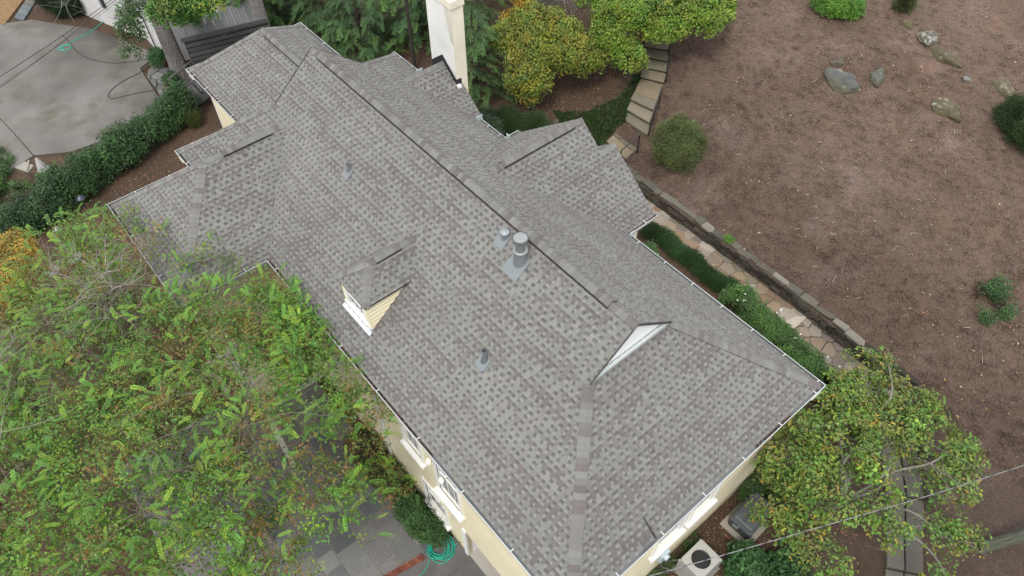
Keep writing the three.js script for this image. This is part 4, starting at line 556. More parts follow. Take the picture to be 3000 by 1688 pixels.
for (const [x, z, s, l] of [[-5.35, -9.75, 0.34, 'rounded tan edging stone at the corner of the dogwood bed'], [-4.7, -9.95, 0.3, 'grey edging stone right of the tan one by the bed'], [-6.0, -9.8, 0.28, 'brown edging stone under the front of the yellow dogwood'], [-3.2, -10.2, 0.38, 'dark stone at the foot of the grass patch by the steps'], [-2.6, -9.95, 0.3, 'flat grey stone beside the lowest garden step']]) boulder(l, x, z, s, s * 0.7, s * 0.8, s * 9, gre, 0.35, Math.round(s * 1000 + x), 'stones edging the garden bed');
// ---------------------------------------------------------------- air conditioner and generator
{ const t = thing('air_conditioner', 'light grey square outdoor air conditioner with round top fan by the end wall', 'air conditioner', [11.55, -5.46, -0.62]), c = [0.36, 0.36, 0.345], W = 0.36, D = 0.43, hgt = 0.78;
  const pad = new MB(); pad.box(-0.45, 0.45, -0.06, 0.04, -0.52, 0.52, [0.3, 0.29, 0.27], 0.01); pad.build('pad', M.concrete, t);
  const sh = (r) => { const s = new THREE.Shape(), a = W, b = D; s.moveTo(-a + r, -b); s.lineTo(a - r, -b); s.quadraticCurveTo(a, -b, a, -b + r); s.lineTo(a, b - r); s.quadraticCurveTo(a, b, a - r, b); s.lineTo(-a + r, b); s.quadraticCurveTo(-a, b, -a, b - r); s.lineTo(-a, -b + r); s.quadraticCurveTo(-a, -b, -a + r, -b); return s; };
  const top = sh(0.09); const hole = new THREE.Path(); hole.absarc(0, 0, 0.275, 0, Math.PI * 2, true); top.holes.push(hole);
  const g = new THREE.ExtrudeGeometry(top, { depth: 0.05, bevelEnabled: true, bevelSize: 0.012, bevelThickness: 0.02, bevelSegments: 2, curveSegments: 30 }); g.rotateX(-Math.PI / 2); g.translate(0, hgt - 0.05, 0); new MB().geo(g, null, c).build('top_panel', M.white, t);
  const b = new MB(); for (let i = 0; i < 22; i++) { const y = 0.08 + i * 0.029; for (const [x0, x1, z0, z1] of [[-W, W, D - 0.02, D], [-W, W, -D, -D + 0.02], [W - 0.02, W, -D, D], [-W, -W + 0.02, -D, D]]) b.box(x0, x1, y, y + 0.016, z0, z1, [0.33, 0.33, 0.33]); } b.box(-W + 0.03, W - 0.03, 0.05, 0.7, -D + 0.03, D - 0.03, [0.02, 0.02, 0.02]); for (const [x, z] of [[-1, -1], [1, -1], [1, 1], [-1, 1]]) b.box(x * W - 0.035, x * W + 0.035, 0.04, hgt - 0.04, z * D - 0.035, z * D + 0.035, c, 0.02); b.build('louvred_cabinet', M.white, t);
  const w = new MB(); w.geo(new THREE.CylinderGeometry(0.275, 0.275, 0.22, 40, 1, true), new THREE.Matrix4().makeTranslation(0, hgt - 0.1, 0), [0.04, 0.04, 0.045]); w.geo(new THREE.CircleGeometry(0.275, 36), new THREE.Matrix4().makeRotationX(-Math.PI / 2).setPosition(0, hgt - 0.22, 0), [0.008, 0.008, 0.008]); w.build('fan_well', M.rubber, t);
  for (let i = 0; i < 4; i++) { const f = new MB(), a = i * Math.PI / 2 + 0.4, P = (r, da, y) => [r * Math.cos(a + da), hgt - 0.13 + y, r * Math.sin(a + da)], cc = i % 2 ? [0.35, 0.36, 0.33] : [0.62, 0.63, 0.62]; f.quad(P(0.06, -0.2, 0.02), P(0.255, -0.42, 0.03), P(0.26, 0.1, 0.0), P(0.07, 0.4, -0.02), cc); f.quad(P(0.07, 0.4, -0.02), P(0.26, 0.1, 0), P(0.25, 0.42, -0.03), P(0.08, 0.6, -0.03), cc); f.build('fan_blade', M.metal, t); }
  const m = new MB(); m.geo(new THREE.CylinderGeometry(0.075, 0.075, 0.09, 20), new THREE.Matrix4().makeTranslation(0, hgt - 0.11, 0), [0.02, 0.02, 0.02]); m.build('motor', M.rubber, t);
  const gr2 = new MB(), k = [0.02, 0.02, 0.02]; for (const q of [0.09, 0.15, 0.21, 0.265]) gr2.geo(new THREE.TorusGeometry(q, 0.004, 5, 40), new THREE.Matrix4().makeRotationX(Math.PI / 2).setPosition(0, hgt + 0.012 + 0.02 * (1 - q / 0.27), 0), k); for (let i = 0; i < 12; i++) { const a = i * Math.PI / 6; gr2.bar([0.05 * Math.cos(a), hgt + 0.03, 0.05 * Math.sin(a)], [0.29 * Math.cos(a), hgt + 0.012, 0.29 * Math.sin(a)], 0.007, 0.007, k); } gr2.build('fan_guard', M.rubber, t);
  const p = new MB(); p.tube([[-0.36, 0.2, 0.2], [-0.5, 0.16, 0.3], [-0.62, 0.12, 0.5], [-0.68, 0.5, 0.72]], 0.03, 7, [0.12, 0.12, 0.12]); p.build('refrigerant_line', M.rubber, t); }
{ const t = thing('generator', 'dark grey standby generator with sloped lid on a pad, half under the tree', 'generator', [11.62, -5.43, -2.75], 0.03), c = [0.075, 0.085, 0.095];
  const pad = new MB(); pad.box(-0.5, 0.5, -0.06, 0.06, -0.82, 0.62, [0.34, 0.32, 0.28], 0.01); pad.build('pad', M.concrete, t);
  const b = new MB(); b.geo(new RoundedBoxGeometry(0.72, 0.42, 1.16, 3, 0.09), new THREE.Matrix4().makeTranslation(0, 0.29, -0.08), scale3(c, 0.75)); b.build('cabinet', M.rubber, t);
  const g = new RoundedBoxGeometry(0.76, 0.26, 1.22, 3, 0.1), P = g.attributes.position; for (let i = 0; i < P.count; i++) if (P.getY(i) > 0) P.setX(i, P.getX(i) * 0.88), P.setZ(i, P.getZ(i) * 0.92), P.setY(i, P.getY(i) + 0.03 * Math.cos(P.getX(i) * 4)); g.computeVertexNormals(); const l = new MB(); l.geo(g, new THREE.Matrix4().makeTranslation(0, 0.62, -0.08), c); l.build('lid', M.rubber, t);
  const r = new MB(); r.box(-0.012, 0.012, 0.762, 0.778, -0.58, 0.42, [0.04, 0.045, 0.05]); r.build('lid_seam', M.rubber, t);
  const la = new MB(); la.box(-0.2, -0.04, 0.28, 0.4, 0.5, 0.507, [0.38, 0.4, 0.42]); for (let i = 0; i < 5; i++) la.box(-0.185, -0.06 - 0.02 * (i % 2), 0.295 + i * 0.021, 0.302 + i * 0.021, 0.507, 0.509, [0.1, 0.1, 0.11]); la.build('spec_label', M.flat, t); const k = new MB(); k.box(-0.06, 0.0, 0.47, 0.52, 0.5, 0.53, [0.45, 0.46, 0.47]); k.build('latch', M.metal, t); }
// ---------------------------------------------------------------- garden hoses
function hose(name, label, pts, r, col, steps) { const m = new MB(); m.tube(pts, r, 7, col, steps); const o = m.build(name, M.rubber); return tag(o, label, 'hose'); }
{ const r = rngOf(61), pts = [[6.5, -6.0, 3.95], [6.42, -6.1, 4.02]]; for (let i = 0; i <= 150; i++) { const a = i / 150 * Math.PI * 2 * 7.5 - 1, rad = 0.40 - 0.13 * (i / 150) + 0.05 * Math.sin(i * 0.35), dx = 0.05 * Math.sin(i * 0.11), dz = 0.06 * Math.cos(i * 0.083) + i / 150 * 0.1; pts.push([6.18 + dx + Math.cos(a) * rad * 0.98, -6.135 + 0.05 * (i / 150) + 0.02 * Math.sin(i * 0.9) + 0.012, 4.42 + dz + Math.sin(a) * rad * 0.9]); } pts.push([6.1, -6.13, 4.75], [6.28, -6.14, 4.95], [6.4, -6.14, 5.12], [6.45, -6.14, 5.4]); hose('garden_hose', 'bright green hose coiled on the drive under the garage corner', pts, 0.013, [0.0, 0.36, 0.25], 900); 
  const f = thing('hose_tap', 'small brass tap on the cream wall above the coiled green hose', 'tap', [6.5, -5.95, 3.92]); const q = new MB(); q.bar([0, 0, 0], [0, 0, 0.1], 0.03, 0.03, [0.22, 0.18, 0.12]); q.build('spout', M.metal, f); const h = new MB(); h.box(-0.04, 0.04, 0.03, 0.045, 0.05, 0.07, [0.2, 0.16, 0.11]); h.build('handle', M.metal, f); }
{ const pts = []; for (let i = 0; i <= 110; i++) { const a = i / 110 * Math.PI * 2 * 6 + 1.57, k = 0.42 + 0.05 * Math.sin(i * 0.4), sq = 0.5 * (1 - Math.sin(a)); pts.push([-28.62 + Math.cos(a) * k * 0.85, -4.75 + Math.sin(a) * k * 1.15 - 0.08, 0.55 + 0.05 * Math.sin(i * 0.7) + sq * 0.2]); } pts.push([-28.2, -5.5, 0.9], [-27.9, -5.63, 1.5], [-27.4, -5.64, 2.4], [-27.2, -5.64, 3.1], [-26.95, -5.64, 3.9], [-26.9, -5.64, 4.3], [-26.6, -5.64, 4.15], [-26.5, -5.64, 3.8], [-26.85, -5.64, 3.7], [-27.0, -5.64, 4.1], [-26.4, -5.64, 4.1]); const o = hose('garden_hose', 'green hose looped on a holder on the far white building', pts, 0.018, [0.0, 0.36, 0.27], 700);
  const hd = thing('hose_holder', 'dark ornate hose holder on the far white building', 'hose holder', [-28.62, -4.4, 0.4]); const q = new MB(); q.tube([[-0.25, 0, 0], [-0.1, 0.14, 0.1], [0.1, 0.14, 0.1], [0.25, 0, 0]], 0.025, 6, [0.03, 0.03, 0.03]); q.tube([[-0.15, 0.1, 0.05], [-0.2, 0.3, 0.05], [0, 0.22, 0.05], [0.2, 0.3, 0.05], [0.15, 0.1, 0.05]], 0.015, 5, [0.03, 0.03, 0.03]); q.build('bracket', M.rubber, hd); }
// black hose wandering over the concrete court
{ const P = [[-28.0, 3.7], [-27.4, 3.62], [-26.81, 3.64], [-25.84, 3.61], [-24.81, 3.3], [-23.75, 2.56], [-23.31, 1.84], [-23.04, 1.27], [-22.75, 1.1], [-22.35, 1.42], [-22.12, 2.01], [-22.01, 2.7], [-21.77, 3.33], [-21.39, 3.77], [-20.98, 3.76], [-20.77, 3.2], [-20.6, 2.63], [-20.3, 2.0], [-20.1, 1.75]]; hose('garden_hose', 'long thin black hose looping across the concrete court', P.map(([x, z]) => [x, courtY + 0.02, z]), 0.02, [0.025, 0.025, 0.022], 200); }
// ---- neighbouring white building
{ const b = thing('outbuilding', 'white painted building with brick side beyond the concrete court, behind the oak', 'building'); const wh = [0.66, 0.66, 0.67];
  const F = [[-29.35, 2.05], [-25.3, 0.72], [-25.05, 0.42], [-23.0, 0.5], [-22.0, 0.2], [-21.2, -1.6]];
  const seg = (a, c, m, name, y0 = -5.8, y1 = -2.6) => { const q = new MB(), L = Math.hypot(c[0] - a[0], c[1] - a[1]); q.quad([a[0], y0, a[1]], [c[0], y0, c[1]], [c[0], y1, c[1]], [a[0], y1, a[1]], wh, wh, wh, wh, [[0, 0], [L, 0], [L, y1 - y0], [0, y1 - y0]]); return q.build(name, m, b); };
  seg(F[0], F[1], M.cream, 'wall'); seg(F[1], F[2], M.cream, 'wall'); seg(F[2], F[3], M.brickwork, 'wall'); seg(F[3], F[4], M.brickwork, 'wall'); seg(F[4], F[5], M.brickwork, 'wall'); seg([-31.5, -3], F[0], M.cream, 'wall');
  const rr = new MB(); rr.poly([[-29.9, -2.55, 2.6], [-21.4, -2.55, 0.3], [-21, -2.2, -6], [-32, -2.2, -4]], [0.1, 0.1, 0.1]); rr.build('roof', M.deck, b);
  const d = new MB(); d.bar([-29.35, -5.55, 2.1], [-29.35, -2.6, 2.1], 0.16, 0.16, [0.72, 0.72, 0.73]); d.build('downspout', M.white, b); const e = new MB(); e.bar([-23.0, -5.7, 0.56], [-23.0, -2.6, 0.56], 0.05, 0.05, [0.04, 0.04, 0.05]); e.bar([-24.95, -5.7, 0.46], [-24.95, -2.6, 0.46], 0.1, 0.1, [0.7, 0.7, 0.7]); e.build('corner_pipe', M.white, b);
  const w = new MB(); w.box(-27.5, -26.9, -4.5, -3.3, 1.1, 1.42, [0.06, 0.065, 0.07]); w.build('window', M.glass, b); }
// ---- grey timber deck with slatted skirt and stairs
{ const t = thing('timber_deck', 'dark grey timber deck with slatted skirt behind the oak trunk', 'deck'), c = [0.075, 0.076, 0.08], r = rngOf(71), dir = [0.26, -0.965], org = [-18.3, 0.15]; // along the front edge
  const P = (s, o) => [org[0] + dir[0] * s - 0.965 * o, org[1] + dir[1] * s - 0.26 * o];
  for (let i = 0; i < 26; i++) { const s0 = -0.1 + i * 0.145, a = P(s0, 0), b = P(s0 + 0.132, 0), cc = P(s0 + 0.132, 3.6), d = P(s0, 3.6), q = new MB(), k = scale3([0.105, 0.11, 0.115], 0.8 + 0.4 * r()); q.quad([a[0], -2.62, a[1]], [b[0], -2.62, b[1]], [cc[0], -2.62, cc[1]], [d[0], -2.62, d[1]], k); q.quad([a[0], -2.62, a[1]], [b[0], -2.62, b[1]], [b[0], -2.66, b[1]], [a[0], -2.66, a[1]], scale3(k, 0.7)); q.build('deck_board', M.wood, t); }
  for (let j = 0; j < 12; j++) { const y = -2.75 - j * 0.24, a = P(-0.1, 0), b = P(3.7, 0), q = new MB(); q.bar([a[0], y - 0.02, a[1]], [b[0], y - 0.02, b[1]], 0.03, 0.19, scale3(c, 0.85 + 0.3 * r())); q.build('skirt_slat', M.wood, t); }
  for (let j = 0; j < 12; j++) { const y = -2.75 - j * 0.24, a = P(-0.1, 0), b = P(-0.1, 2.6), q = new MB(); q.bar([a[0], y - 0.02, a[1]], [b[0], y - 0.02, b[1]], 0.03, 0.235, scale3(c, 1.5 + 0.3 * r())); q.build('skirt_slat', M.wood, t); }
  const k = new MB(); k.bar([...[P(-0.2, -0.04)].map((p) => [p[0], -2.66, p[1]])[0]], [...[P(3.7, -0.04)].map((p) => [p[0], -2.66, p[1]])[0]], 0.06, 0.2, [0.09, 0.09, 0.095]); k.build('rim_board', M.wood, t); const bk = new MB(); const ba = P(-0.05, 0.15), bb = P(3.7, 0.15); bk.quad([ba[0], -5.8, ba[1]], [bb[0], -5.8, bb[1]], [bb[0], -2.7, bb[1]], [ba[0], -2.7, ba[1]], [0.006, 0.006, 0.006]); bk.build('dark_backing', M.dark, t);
  const ch = thing('chair', 'white metal frame chair on the grey deck, half under oak leaves', 'chair', [P(1.4, 0.8)[0], -2.62, P(1.4, 0.8)[1]], 0.5), wc = [0.5, 0.5, 0.5], F = (n, ...bars) => { const m = new MB(); for (const [a, b] of bars) m.bar(a, b, 0.035, 0.035, wc); m.build(n, M.white, ch); };
  for (const [x, z] of [[-0.25, -0.25], [0.25, -0.25], [-0.25, 0.25], [0.25, 0.25]]) F('leg', [[x, 0, z], [x, z < 0 ? 0.95 : 0.45, z]]); F('back_rail', [[-0.25, 0.95, -0.25], [0.25, 0.95, -0.25]], [[-0.25, 0.7, -0.25], [0.25, 0.7, -0.25]]); F('seat_frame', [[-0.25, 0.45, -0.25], [-0.25, 0.45, 0.25]], [[0.25, 0.45, -0.25], [0.25, 0.45, 0.25]], [[-0.25, 0.45, 0.25], [0.25, 0.45, 0.25]], [[-0.25, 0.45, -0.25], [0.25, 0.45, -0.25]]);
  copyOf(ch, 'second white metal frame chair on the grey deck, nearer the edge', [P(0.95, 1.35)[0], -2.62, P(0.95, 1.35)[1]], 2.2);
  const st = thing('timber_stairs', 'grey timber stairs with pipe rails dropping from the deck to the flagstones', 'stairs'), n = 11; 
  for (let i = 0; i < n; i++) { const f = i / (n - 1), x = lerp(-17.1, -18.35, f), z = lerp(-1.9, 1.25, f), y = lerp(-3.5, -5.45, f), q = new MB(); for (const o of [0, 0.16]) q.bar([x - 0.55, y, z + o], [x + 0.55, y, z + o + 0.0], 0.14, 0.04, scale3([0.115, 0.12, 0.125], 0.8 + 0.4 * r())); q.build('tread', M.wood, st); }
  for (const o of [-0.6, 0.6]) { const q = new MB(); q.bar([-17.1 + o, -3.7, -1.95], [-18.35 + o, -5.6, 1.35], 0.05, 0.26, [0.085, 0.09, 0.095]); q.build('stringer', M.wood, st); const u = new MB(); u.bar([-17.1 + o, -2.6, -1.95], [-18.4 + o, -4.6, 1.4], 0.05, 0.05, [0.16, 0.165, 0.17]); u.bar([-17.1 + o, -3.3, -1.95], [-18.4 + o, -5.3, 1.4], 0.04, 0.04, [0.13, 0.13, 0.14]); u.build('hand_rail', M.metal, st); for (let i = 0; i <= 18; i++) { const f = i / 18, p = new MB(), x = lerp(-17.1, -18.4, f) + o, z = lerp(-1.95, 1.4, f), y = lerp(-3.3, -5.3, f); p.bar([x, y - (i % 6 ? 0 : 0.25), z], [x, y + 0.7, z], i % 6 ? 0.016 : 0.06, i % 6 ? 0.016 : 0.06, i % 6 ? [0.09, 0.09, 0.1] : [0.13, 0.13, 0.135]); p.build(i % 6 ? 'baluster' : 'post', M.metal, st); } } }
// ---- flagstone landing at the foot of the oak, pots and light fittings
{ const g = group('flagstone_landing'), r = rngOf(81), out = [[-22.1, 0.5], [-22.2, 1.2], [-21.95, 1.5], [-21.5, 1.77], [-20.06, 1.84], [-19.11, 1.92], [-18.0, 2.0], [-17.9, 1.2], [-19.0, 0.2], [-20.5, 0.1]].reverse();
  const cv = [[-22.15, 0.4], [-17.8, 0.4], [-18.0, 2.0], [-20.06, 1.86], [-21.5, 1.78], [-22.1, 1.4]];
  for (const p of cells(cv, -22.2, -17.8, 0.3, 2.05, 0.55, 91, 0.022)) slab(p, courtY + 0.09 + r() * 0.015, 0.14, M.stone, 'flagstone', g, scale3([[0.18, 0.185, 0.175], [0.21, 0.21, 0.2], [0.155, 0.165, 0.17]][Math.floor(r() * 3)], 0.8 + 0.4 * r()), 0.015);
  slab(cv, courtY + 0.045, 0.1, M.stone, 'mortar_bed', g, [0.07, 0.065, 0.055], 0); }
function pot(label, x, z, y, r, h, col) { const t = thing('flower_pot', label, 'flower pot', [x, y, z], 0, 'clay pots on the flagstone landing'); const l = new THREE.LatheGeometry([[0.01, 0], [r * 0.65, 0], [r * 0.92, h * 0.85], [r * 1.05, h * 0.86], [r * 1.05, h], [r * 0.9, h], [r * 0.85, h * 0.85]].map((p) => new THREE.Vector2(...p)), 24); new MB().geo(l, null, col).build('bowl', M.stone, t); const s = new MB(); s.geo(new THREE.CircleGeometry(r * 0.86, 20), new THREE.Matrix4().makeRotationX(-Math.PI / 2).setPosition(0, h * 0.86, 0), [0.03, 0.02, 0.015]); s.build('soil', M.dark, t); return t; }
pot('brown clay pot with trailing plant nearest the white wall', -21.75, 0.75, courtY + 0.1, 0.26, 0.42, [0.22, 0.10, 0.06]); pot('pale clay pot with a dark plant beside the timber stairs', -19.62, 1.42, courtY + 0.1, 0.2, 0.36, [0.36, 0.24, 0.17]); pot('dark clay pot behind the pale one by the stairs', -19.95, 1.0, courtY + 0.1, 0.17, 0.3, [0.16, 0.09, 0.06]);
function lamp(label, x, y, z, col, h) { const t = thing('path_light', label, 'garden light', [x, H(x, z), z]); const k = y - H(x, z); const p = new MB(); p.bar([0, -0.1, 0], [0, k, 0], 0.035, 0.035, [0.05, 0.05, 0.05]); p.build('stake', M.rubber, t); const c = new MB(); c.geo(new THREE.LatheGeometry([[0.19, -0.02], [0.2, 0], [0.1, 0.09], [0.02, 0.14], [0, 0.15]].map((q) => new THREE.Vector2(...q)), 24), new THREE.Matrix4().makeTranslation(0, k, 0), col); c.build('shade', M.metal, t); const b = new MB(); b.geo(new THREE.CylinderGeometry(0.05, 0.05, 0.12, 12), new THREE.Matrix4().makeTranslation(0, k - 0.06, 0), [0.25, 0.25, 0.25]); b.build('lens', M.white, t); }
lamp('dark cone hooded path light standing at the edge of the tall hedge', -14.24, -4.95, 7.35, [0.05, 0.06, 0.08]); lamp('grey cone hooded path light among the stepping stones', -13.36, -5.15, 8.67, [0.14, 0.145, 0.15]);
{ const t = thing('garden_cone', 'tall pale grey pointed cone ornament by the corner of the concrete court', 'ornament', [-18.1, -5.73, 7.92], 0.4); const c = new MB(); c.geo(new THREE.LatheGeometry([[0.24, 0], [0.25, 0.03], [0.21, 0.06], [0.19, 0.17], [0.17, 0.19], [0.15, 0.32], [0.05, 0.62], [0.0, 0.7]].map((q) => new THREE.Vector2(...q)), 24), null, [0.52, 0.53, 0.52]); c.build('cone', M.concrete, t); }
for (const [x, z, w, d, a, l] of [[-18.7, 8.35, 0.65, 0.12, -0.4, 'thin weathered plank lying on bare soil beyond the cone'], [-14.6, 8.55, 0.5, 0.08, 0.5, 'short pale stick standing by the grey path light']]) { const m = new MB(); m.bar([-w / 2, 0.05, 0], [w / 2, 0.05, 0], 0.07, 0.04, [0.3, 0.28, 0.25]); const o = m.build('garden_plank', M.wood); o.position.set(x, H(x, z) + 0.05, z); o.rotation.y = a; tag(o, l, 'plank'); }
{ const m = new MB(); m.bar([-1.6, 0.05, 0], [0.2, 0.05, 0], 0.12, 0.1, [0.14, 0.12, 0.095]); const o = m.build('edging_log', M.wood); o.position.set(-11.6, H(-11, 7.9), 7.85); o.rotation.y = -0.45; tag(o, 'long weathered timber edging log beside the stepping stones', 'log'); }
{ const r = rngOf(95), pts = [[-12.75, 8.45, 'first round grey stepping stone below the path light'], [-12.05, 8.7, 'grey stepping stone in the middle of the mulch path'], [-12.3, 7.65, 'grey stepping stone nearest the front wing gutter'], [-11.3, 8.35, 'grey stepping stone closest to the timber edging'], [-13.3, 9.9, 'dark stepping stone beside the yellow bush'], [-12.6, 10.2, 'pale stepping stone right of the dark one by the yellow bush'], [-11.9, 9.6, 'grey stepping stone under the green fern like sprays']];
  for (const [x, z, l] of pts) { const n = 9, P = []; for (let i = 0; i < n; i++) { const a = -i / n * 6.283, k = 0.27 + 0.07 * r(); P.push([Math.cos(a) * k * 1.15, Math.sin(a) * k]); } const m = slab(P, 0.06, 0.08, M.stone, 'stepping_stone', null, scale3([0.2, 0.2, 0.19], 0.7 + 0.5 * r()), 0.015); m.position.set(x, H(x, z) + bumpy(x, z) + 0.01, z); tag(m, l, 'stepping stone', 'stepping stones in the mulch'); }
  slab([[-21.4, 9.3], [-18.6, 8.15], [-18.3, 8.5], [-21, 9.9]].reverse(), -5.69, 0.1, M.stone, 'edging_kerb', null, [0.33, 0.32, 0.29], 0.02).userData = { label: 'low pale concrete edging at the corner of the court', category: 'kerb' }; }
// ---- cables
function cable(label, pts, r, col, twist) { const m = new MB(); m.tube(pts, r, 6, col, 60); const g = thing('overhead_cable', label, 'cable'); m.build('wire', M.metal, g); if (twist) { const q = new MB(), c = new THREE.CatmullRomCurve3(pts.map((p) => V3(...p))), P = []; for (let i = 0; i <= 420; i++) { const o = c.getPointAt(i / 420), a = i * 0.55; P.push([o.x + Math.cos(a) * r * 1.8, o.y + Math.sin(a) * r * 1.8, o.z]); } q.tube(P, r * 0.75, 5, twist, 840); q.build('service_wire', M.rubber, g); } }
cable('bright bare overhead cable twisted with a dark wire, crossing above the right tree', [[10.2, 1.35, 6.1], [11.9, 1.2, 2.42], [13.1, 1.16, -0.2], [14.4, 1.2, -3.0], [15.25, 1.3, -4.9], [16.8, 1.6, -8.3]], 0.0075, [0.3, 0.31, 0.32], [0.03, 0.03, 0.033]);
cable('thick black overhead wire nearest the top, above the concrete court', [[-16.2, -1.0, 11.0], [-17.91, -1.12, 7.36], [-19.34, -1.15, 4.31], [-19.79, -1.1, 3.38], [-20.43, -1.0, 1.87], [-21.5, -0.7, -0.6]], 0.014, [0.03, 0.03, 0.032]);
cable('lower thin black overhead wire above the concrete court', [[-15.4, -1.0, 11.2], [-17.19, -1.12, 7.57], [-18.3, -1.14, 5.5], [-19.27, -1.1, 3.78], [-20.9, -0.9, 0.4]], 0.012, [0.03, 0.03, 0.032]);
cable('faint thin overhead wire between the two thicker ones', [[-15.9, -1.2, 11], [-17.6, -1.25, 7.45], [-19.0, -1.22, 4.43], [-20.6, -1.0, 0.8]], 0.006, [0.05, 0.05, 0.05]);
{ const t = thing('drain_cap', 'small round dark drain cap on the grey path', 'drain', [13.75, H(13.75, -6.2) + 0.07, -6.2]); const m = new MB(); m.geo(new THREE.TorusGeometry(0.1, 0.025, 8, 24), new THREE.Matrix4().makeRotationX(Math.PI / 2), [0.09, 0.09, 0.095]); m.build('rim', M.rubber, t); const k = new MB(); k.geo(new THREE.CylinderGeometry(0.09, 0.09, 0.03, 20), null, [0.05, 0.05, 0.055]); k.build('lid', M.rubber, t); }
// ---------------------------------------------------------------- foliage
function clusterGeo(n, R, L, W, seed, o = {}) { // n folded leaves scattered in a ball; colours are multipliers
  const r = rngOf(seed), mb = new MB();
  for (let i = 0; i < n; i++) { const th = r() * 6.283, ph = Math.acos(2 * r() - 1), q = R * Math.cbrt(r()), p = V3(Math.sin(ph) * Math.cos(th), Math.cos(ph) * (o.flat ?? 0.8), Math.sin(ph) * Math.sin(th)).multiplyScalar(q), a = r() * 6.283, d = V3(Math.cos(a), -0.1 - (o.droop ?? 0.35) * r(), Math.sin(a)).normalize(), s = d.clone().cross(V3((r() - 0.5) * 0.9, 1, (r() - 0.5) * 0.9)).normalize(), u = s.clone().cross(d).normalize(), l = L * (0.7 + 0.6 * r()), w = W * (0.7 + 0.6 * r()), k = 0.75 + 0.5 * r(), yel = (r() < (o.turn ?? 0)) ? (o.turnCol ?? [2.2, 1.1, 0.6]) : [1, 1, 1], c = yel.map((v) => v * k);
    const A = p.toArray(), B = p.clone().addScaledVector(d, l).addScaledVector(u, -l * 0.15).toArray(), m = p.clone().addScaledVector(d, l * 0.45), S1 = m.clone().addScaledVector(s, w / 2).addScaledVector(u, w * 0.18).toArray(), S2 = m.clone().addScaledVector(s, -w / 2).addScaledVector(u, w * 0.18).toArray();
    mb.tri(A, B, S1, c); mb.tri(A, S2, B, scale3(c, 0.9)); }
  if (o.twigs) for (let i = 0; i < o.twigs; i++) { const th = r() * 6.283; mb.tri([0, -R * 0.6, 0], [Math.cos(th) * R * 0.8, R * (r() - 0.3), Math.sin(th) * R * 0.8], [0.012, -R * 0.6, 0.012], o.twigCol ?? [1.6, 0.9, 0.7]); }
  return mb.geometry();
}
function sprayGeo(len, pairs, L, W, seed, o = {}) { // a shoot with opposite leaves, like a loose fern; grows along +x and arches
  const r = rngOf(seed), mb = new MB(), arch = o.arch ?? 0.25, pt = (t) => [len * t, arch * len * (Math.sin(t * 2.2) * 0.6 - t * t * 0.5), 0];
  for (let i = 0; i < pairs; i++) { const t = 0.12 + 0.88 * (i + 0.5) / pairs, p = pt(t), k = Math.sin(Math.PI * (0.15 + 0.75 * t)) * 0.55 + 0.5, tip = lerp(0.85, 1.35, t * t);
    for (const s of [-1, 1]) { const l = L * k * (0.85 + 0.3 * r()), w = W * k, a = 0.95 + (r() - 0.5) * 0.35, lift = 0.25 + (r() - 0.5) * 0.5, d = V3(Math.cos(a), lift * 0.5, s * Math.sin(a)).normalize(), sd = d.clone().cross(V3(0, 1, (r() - 0.5) * 0.5)).normalize(), B = V3(...p).addScaledVector(d, l), m = V3(...p).addScaledVector(d, l * 0.5); m.y += w * 0.25; const c = [0.9 + 0.5 * (tip - 1), 1, 0.9].map((v) => v * tip * (0.8 + 0.4 * r()));
      mb.tri(p, B.toArray(), m.clone().addScaledVector(sd, w / 2).toArray(), c); mb.tri(p, m.clone().addScaledVector(sd, -w / 2).toArray(), B.toArray(), scale3(c, 0.9)); } }
  const e = pt(1), rc = o.stem ?? [1.6, 0.75, 0.5]; for (let i = 0; i < 4; i++) { const a = pt(i / 4), b = pt((i + 1) / 4), w = 0.006 * (1 - i / 5); mb.quad([a[0], a[1], -w], [b[0], b[1], -w], [b[0], b[1], w], [a[0], a[1], w], rc); }
  return mb.geometry();
}
function frondGeo(seed) { // a flat, drooping hemlock frond: many thin feathery twigs, 1 m long
  const r = rngOf(seed), mb = new MB(), y = (t) => 0.05 * t - 0.34 * t * t;
  const sliver = (q, a, l, dr, w, c) => { const e = [q[0] + Math.cos(a) * l, q[1] + dr * l, q[2] + Math.sin(a) * l], px = -Math.sin(a) * w, pz = Math.cos(a) * w, m = [lerp(q[0], e[0], 0.4), lerp(q[1], e[1], 0.4) + 0.004, lerp(q[2], e[2], 0.4)]; mb.quad(q, [m[0] + px, m[1], m[2] + pz], e, [m[0] - px, m[1], m[2] - pz], c); return e; };
  for (let i = 0; i < 10; i++) { const t = 0.1 + 0.9 * i / 10; for (const s of [-1, 1]) { if (r() < 0.14) continue; const L = 0.46 * (1 - t * 0.7) * (0.55 + 0.6 * r()), a = s * (0.7 + 0.4 * r()), dr = -0.2 - 0.5 * r(), P = [t, y(t), 0], tip = (0.75 + 0.75 * t * r()) * (0.8 + 0.3 * r());
    sliver(P, a, L, dr, 0.012, scale3([1, 1, 1], tip)); for (let k = 1; k < 5; k++) { const f = k / 5, q = [P[0] + Math.cos(a) * L * f, P[1] + dr * L * f, P[2] + Math.sin(a) * L * f]; for (const s2 of [-1, 1]) sliver(q, a + s2 * (0.6 + 0.4 * r()), L * 0.36 * (1.1 - f * 0.7), dr - 0.2 * r(), 0.013, scale3([1, 1, 0.95], tip * (0.7 + 0.6 * f) * (0.8 + 0.4 * r()))); } } }
  for (let i = 0; i < 5; i++) sliver([i / 5, y(i / 5), 0], 0, 0.2, y((i + 1) / 5) / 0.2 - y(i / 5) / 0.2, 0.008, [1.3, 0.9, 0.7]);
  return mb.geometry();
}
const blossomR = rngOf(3);
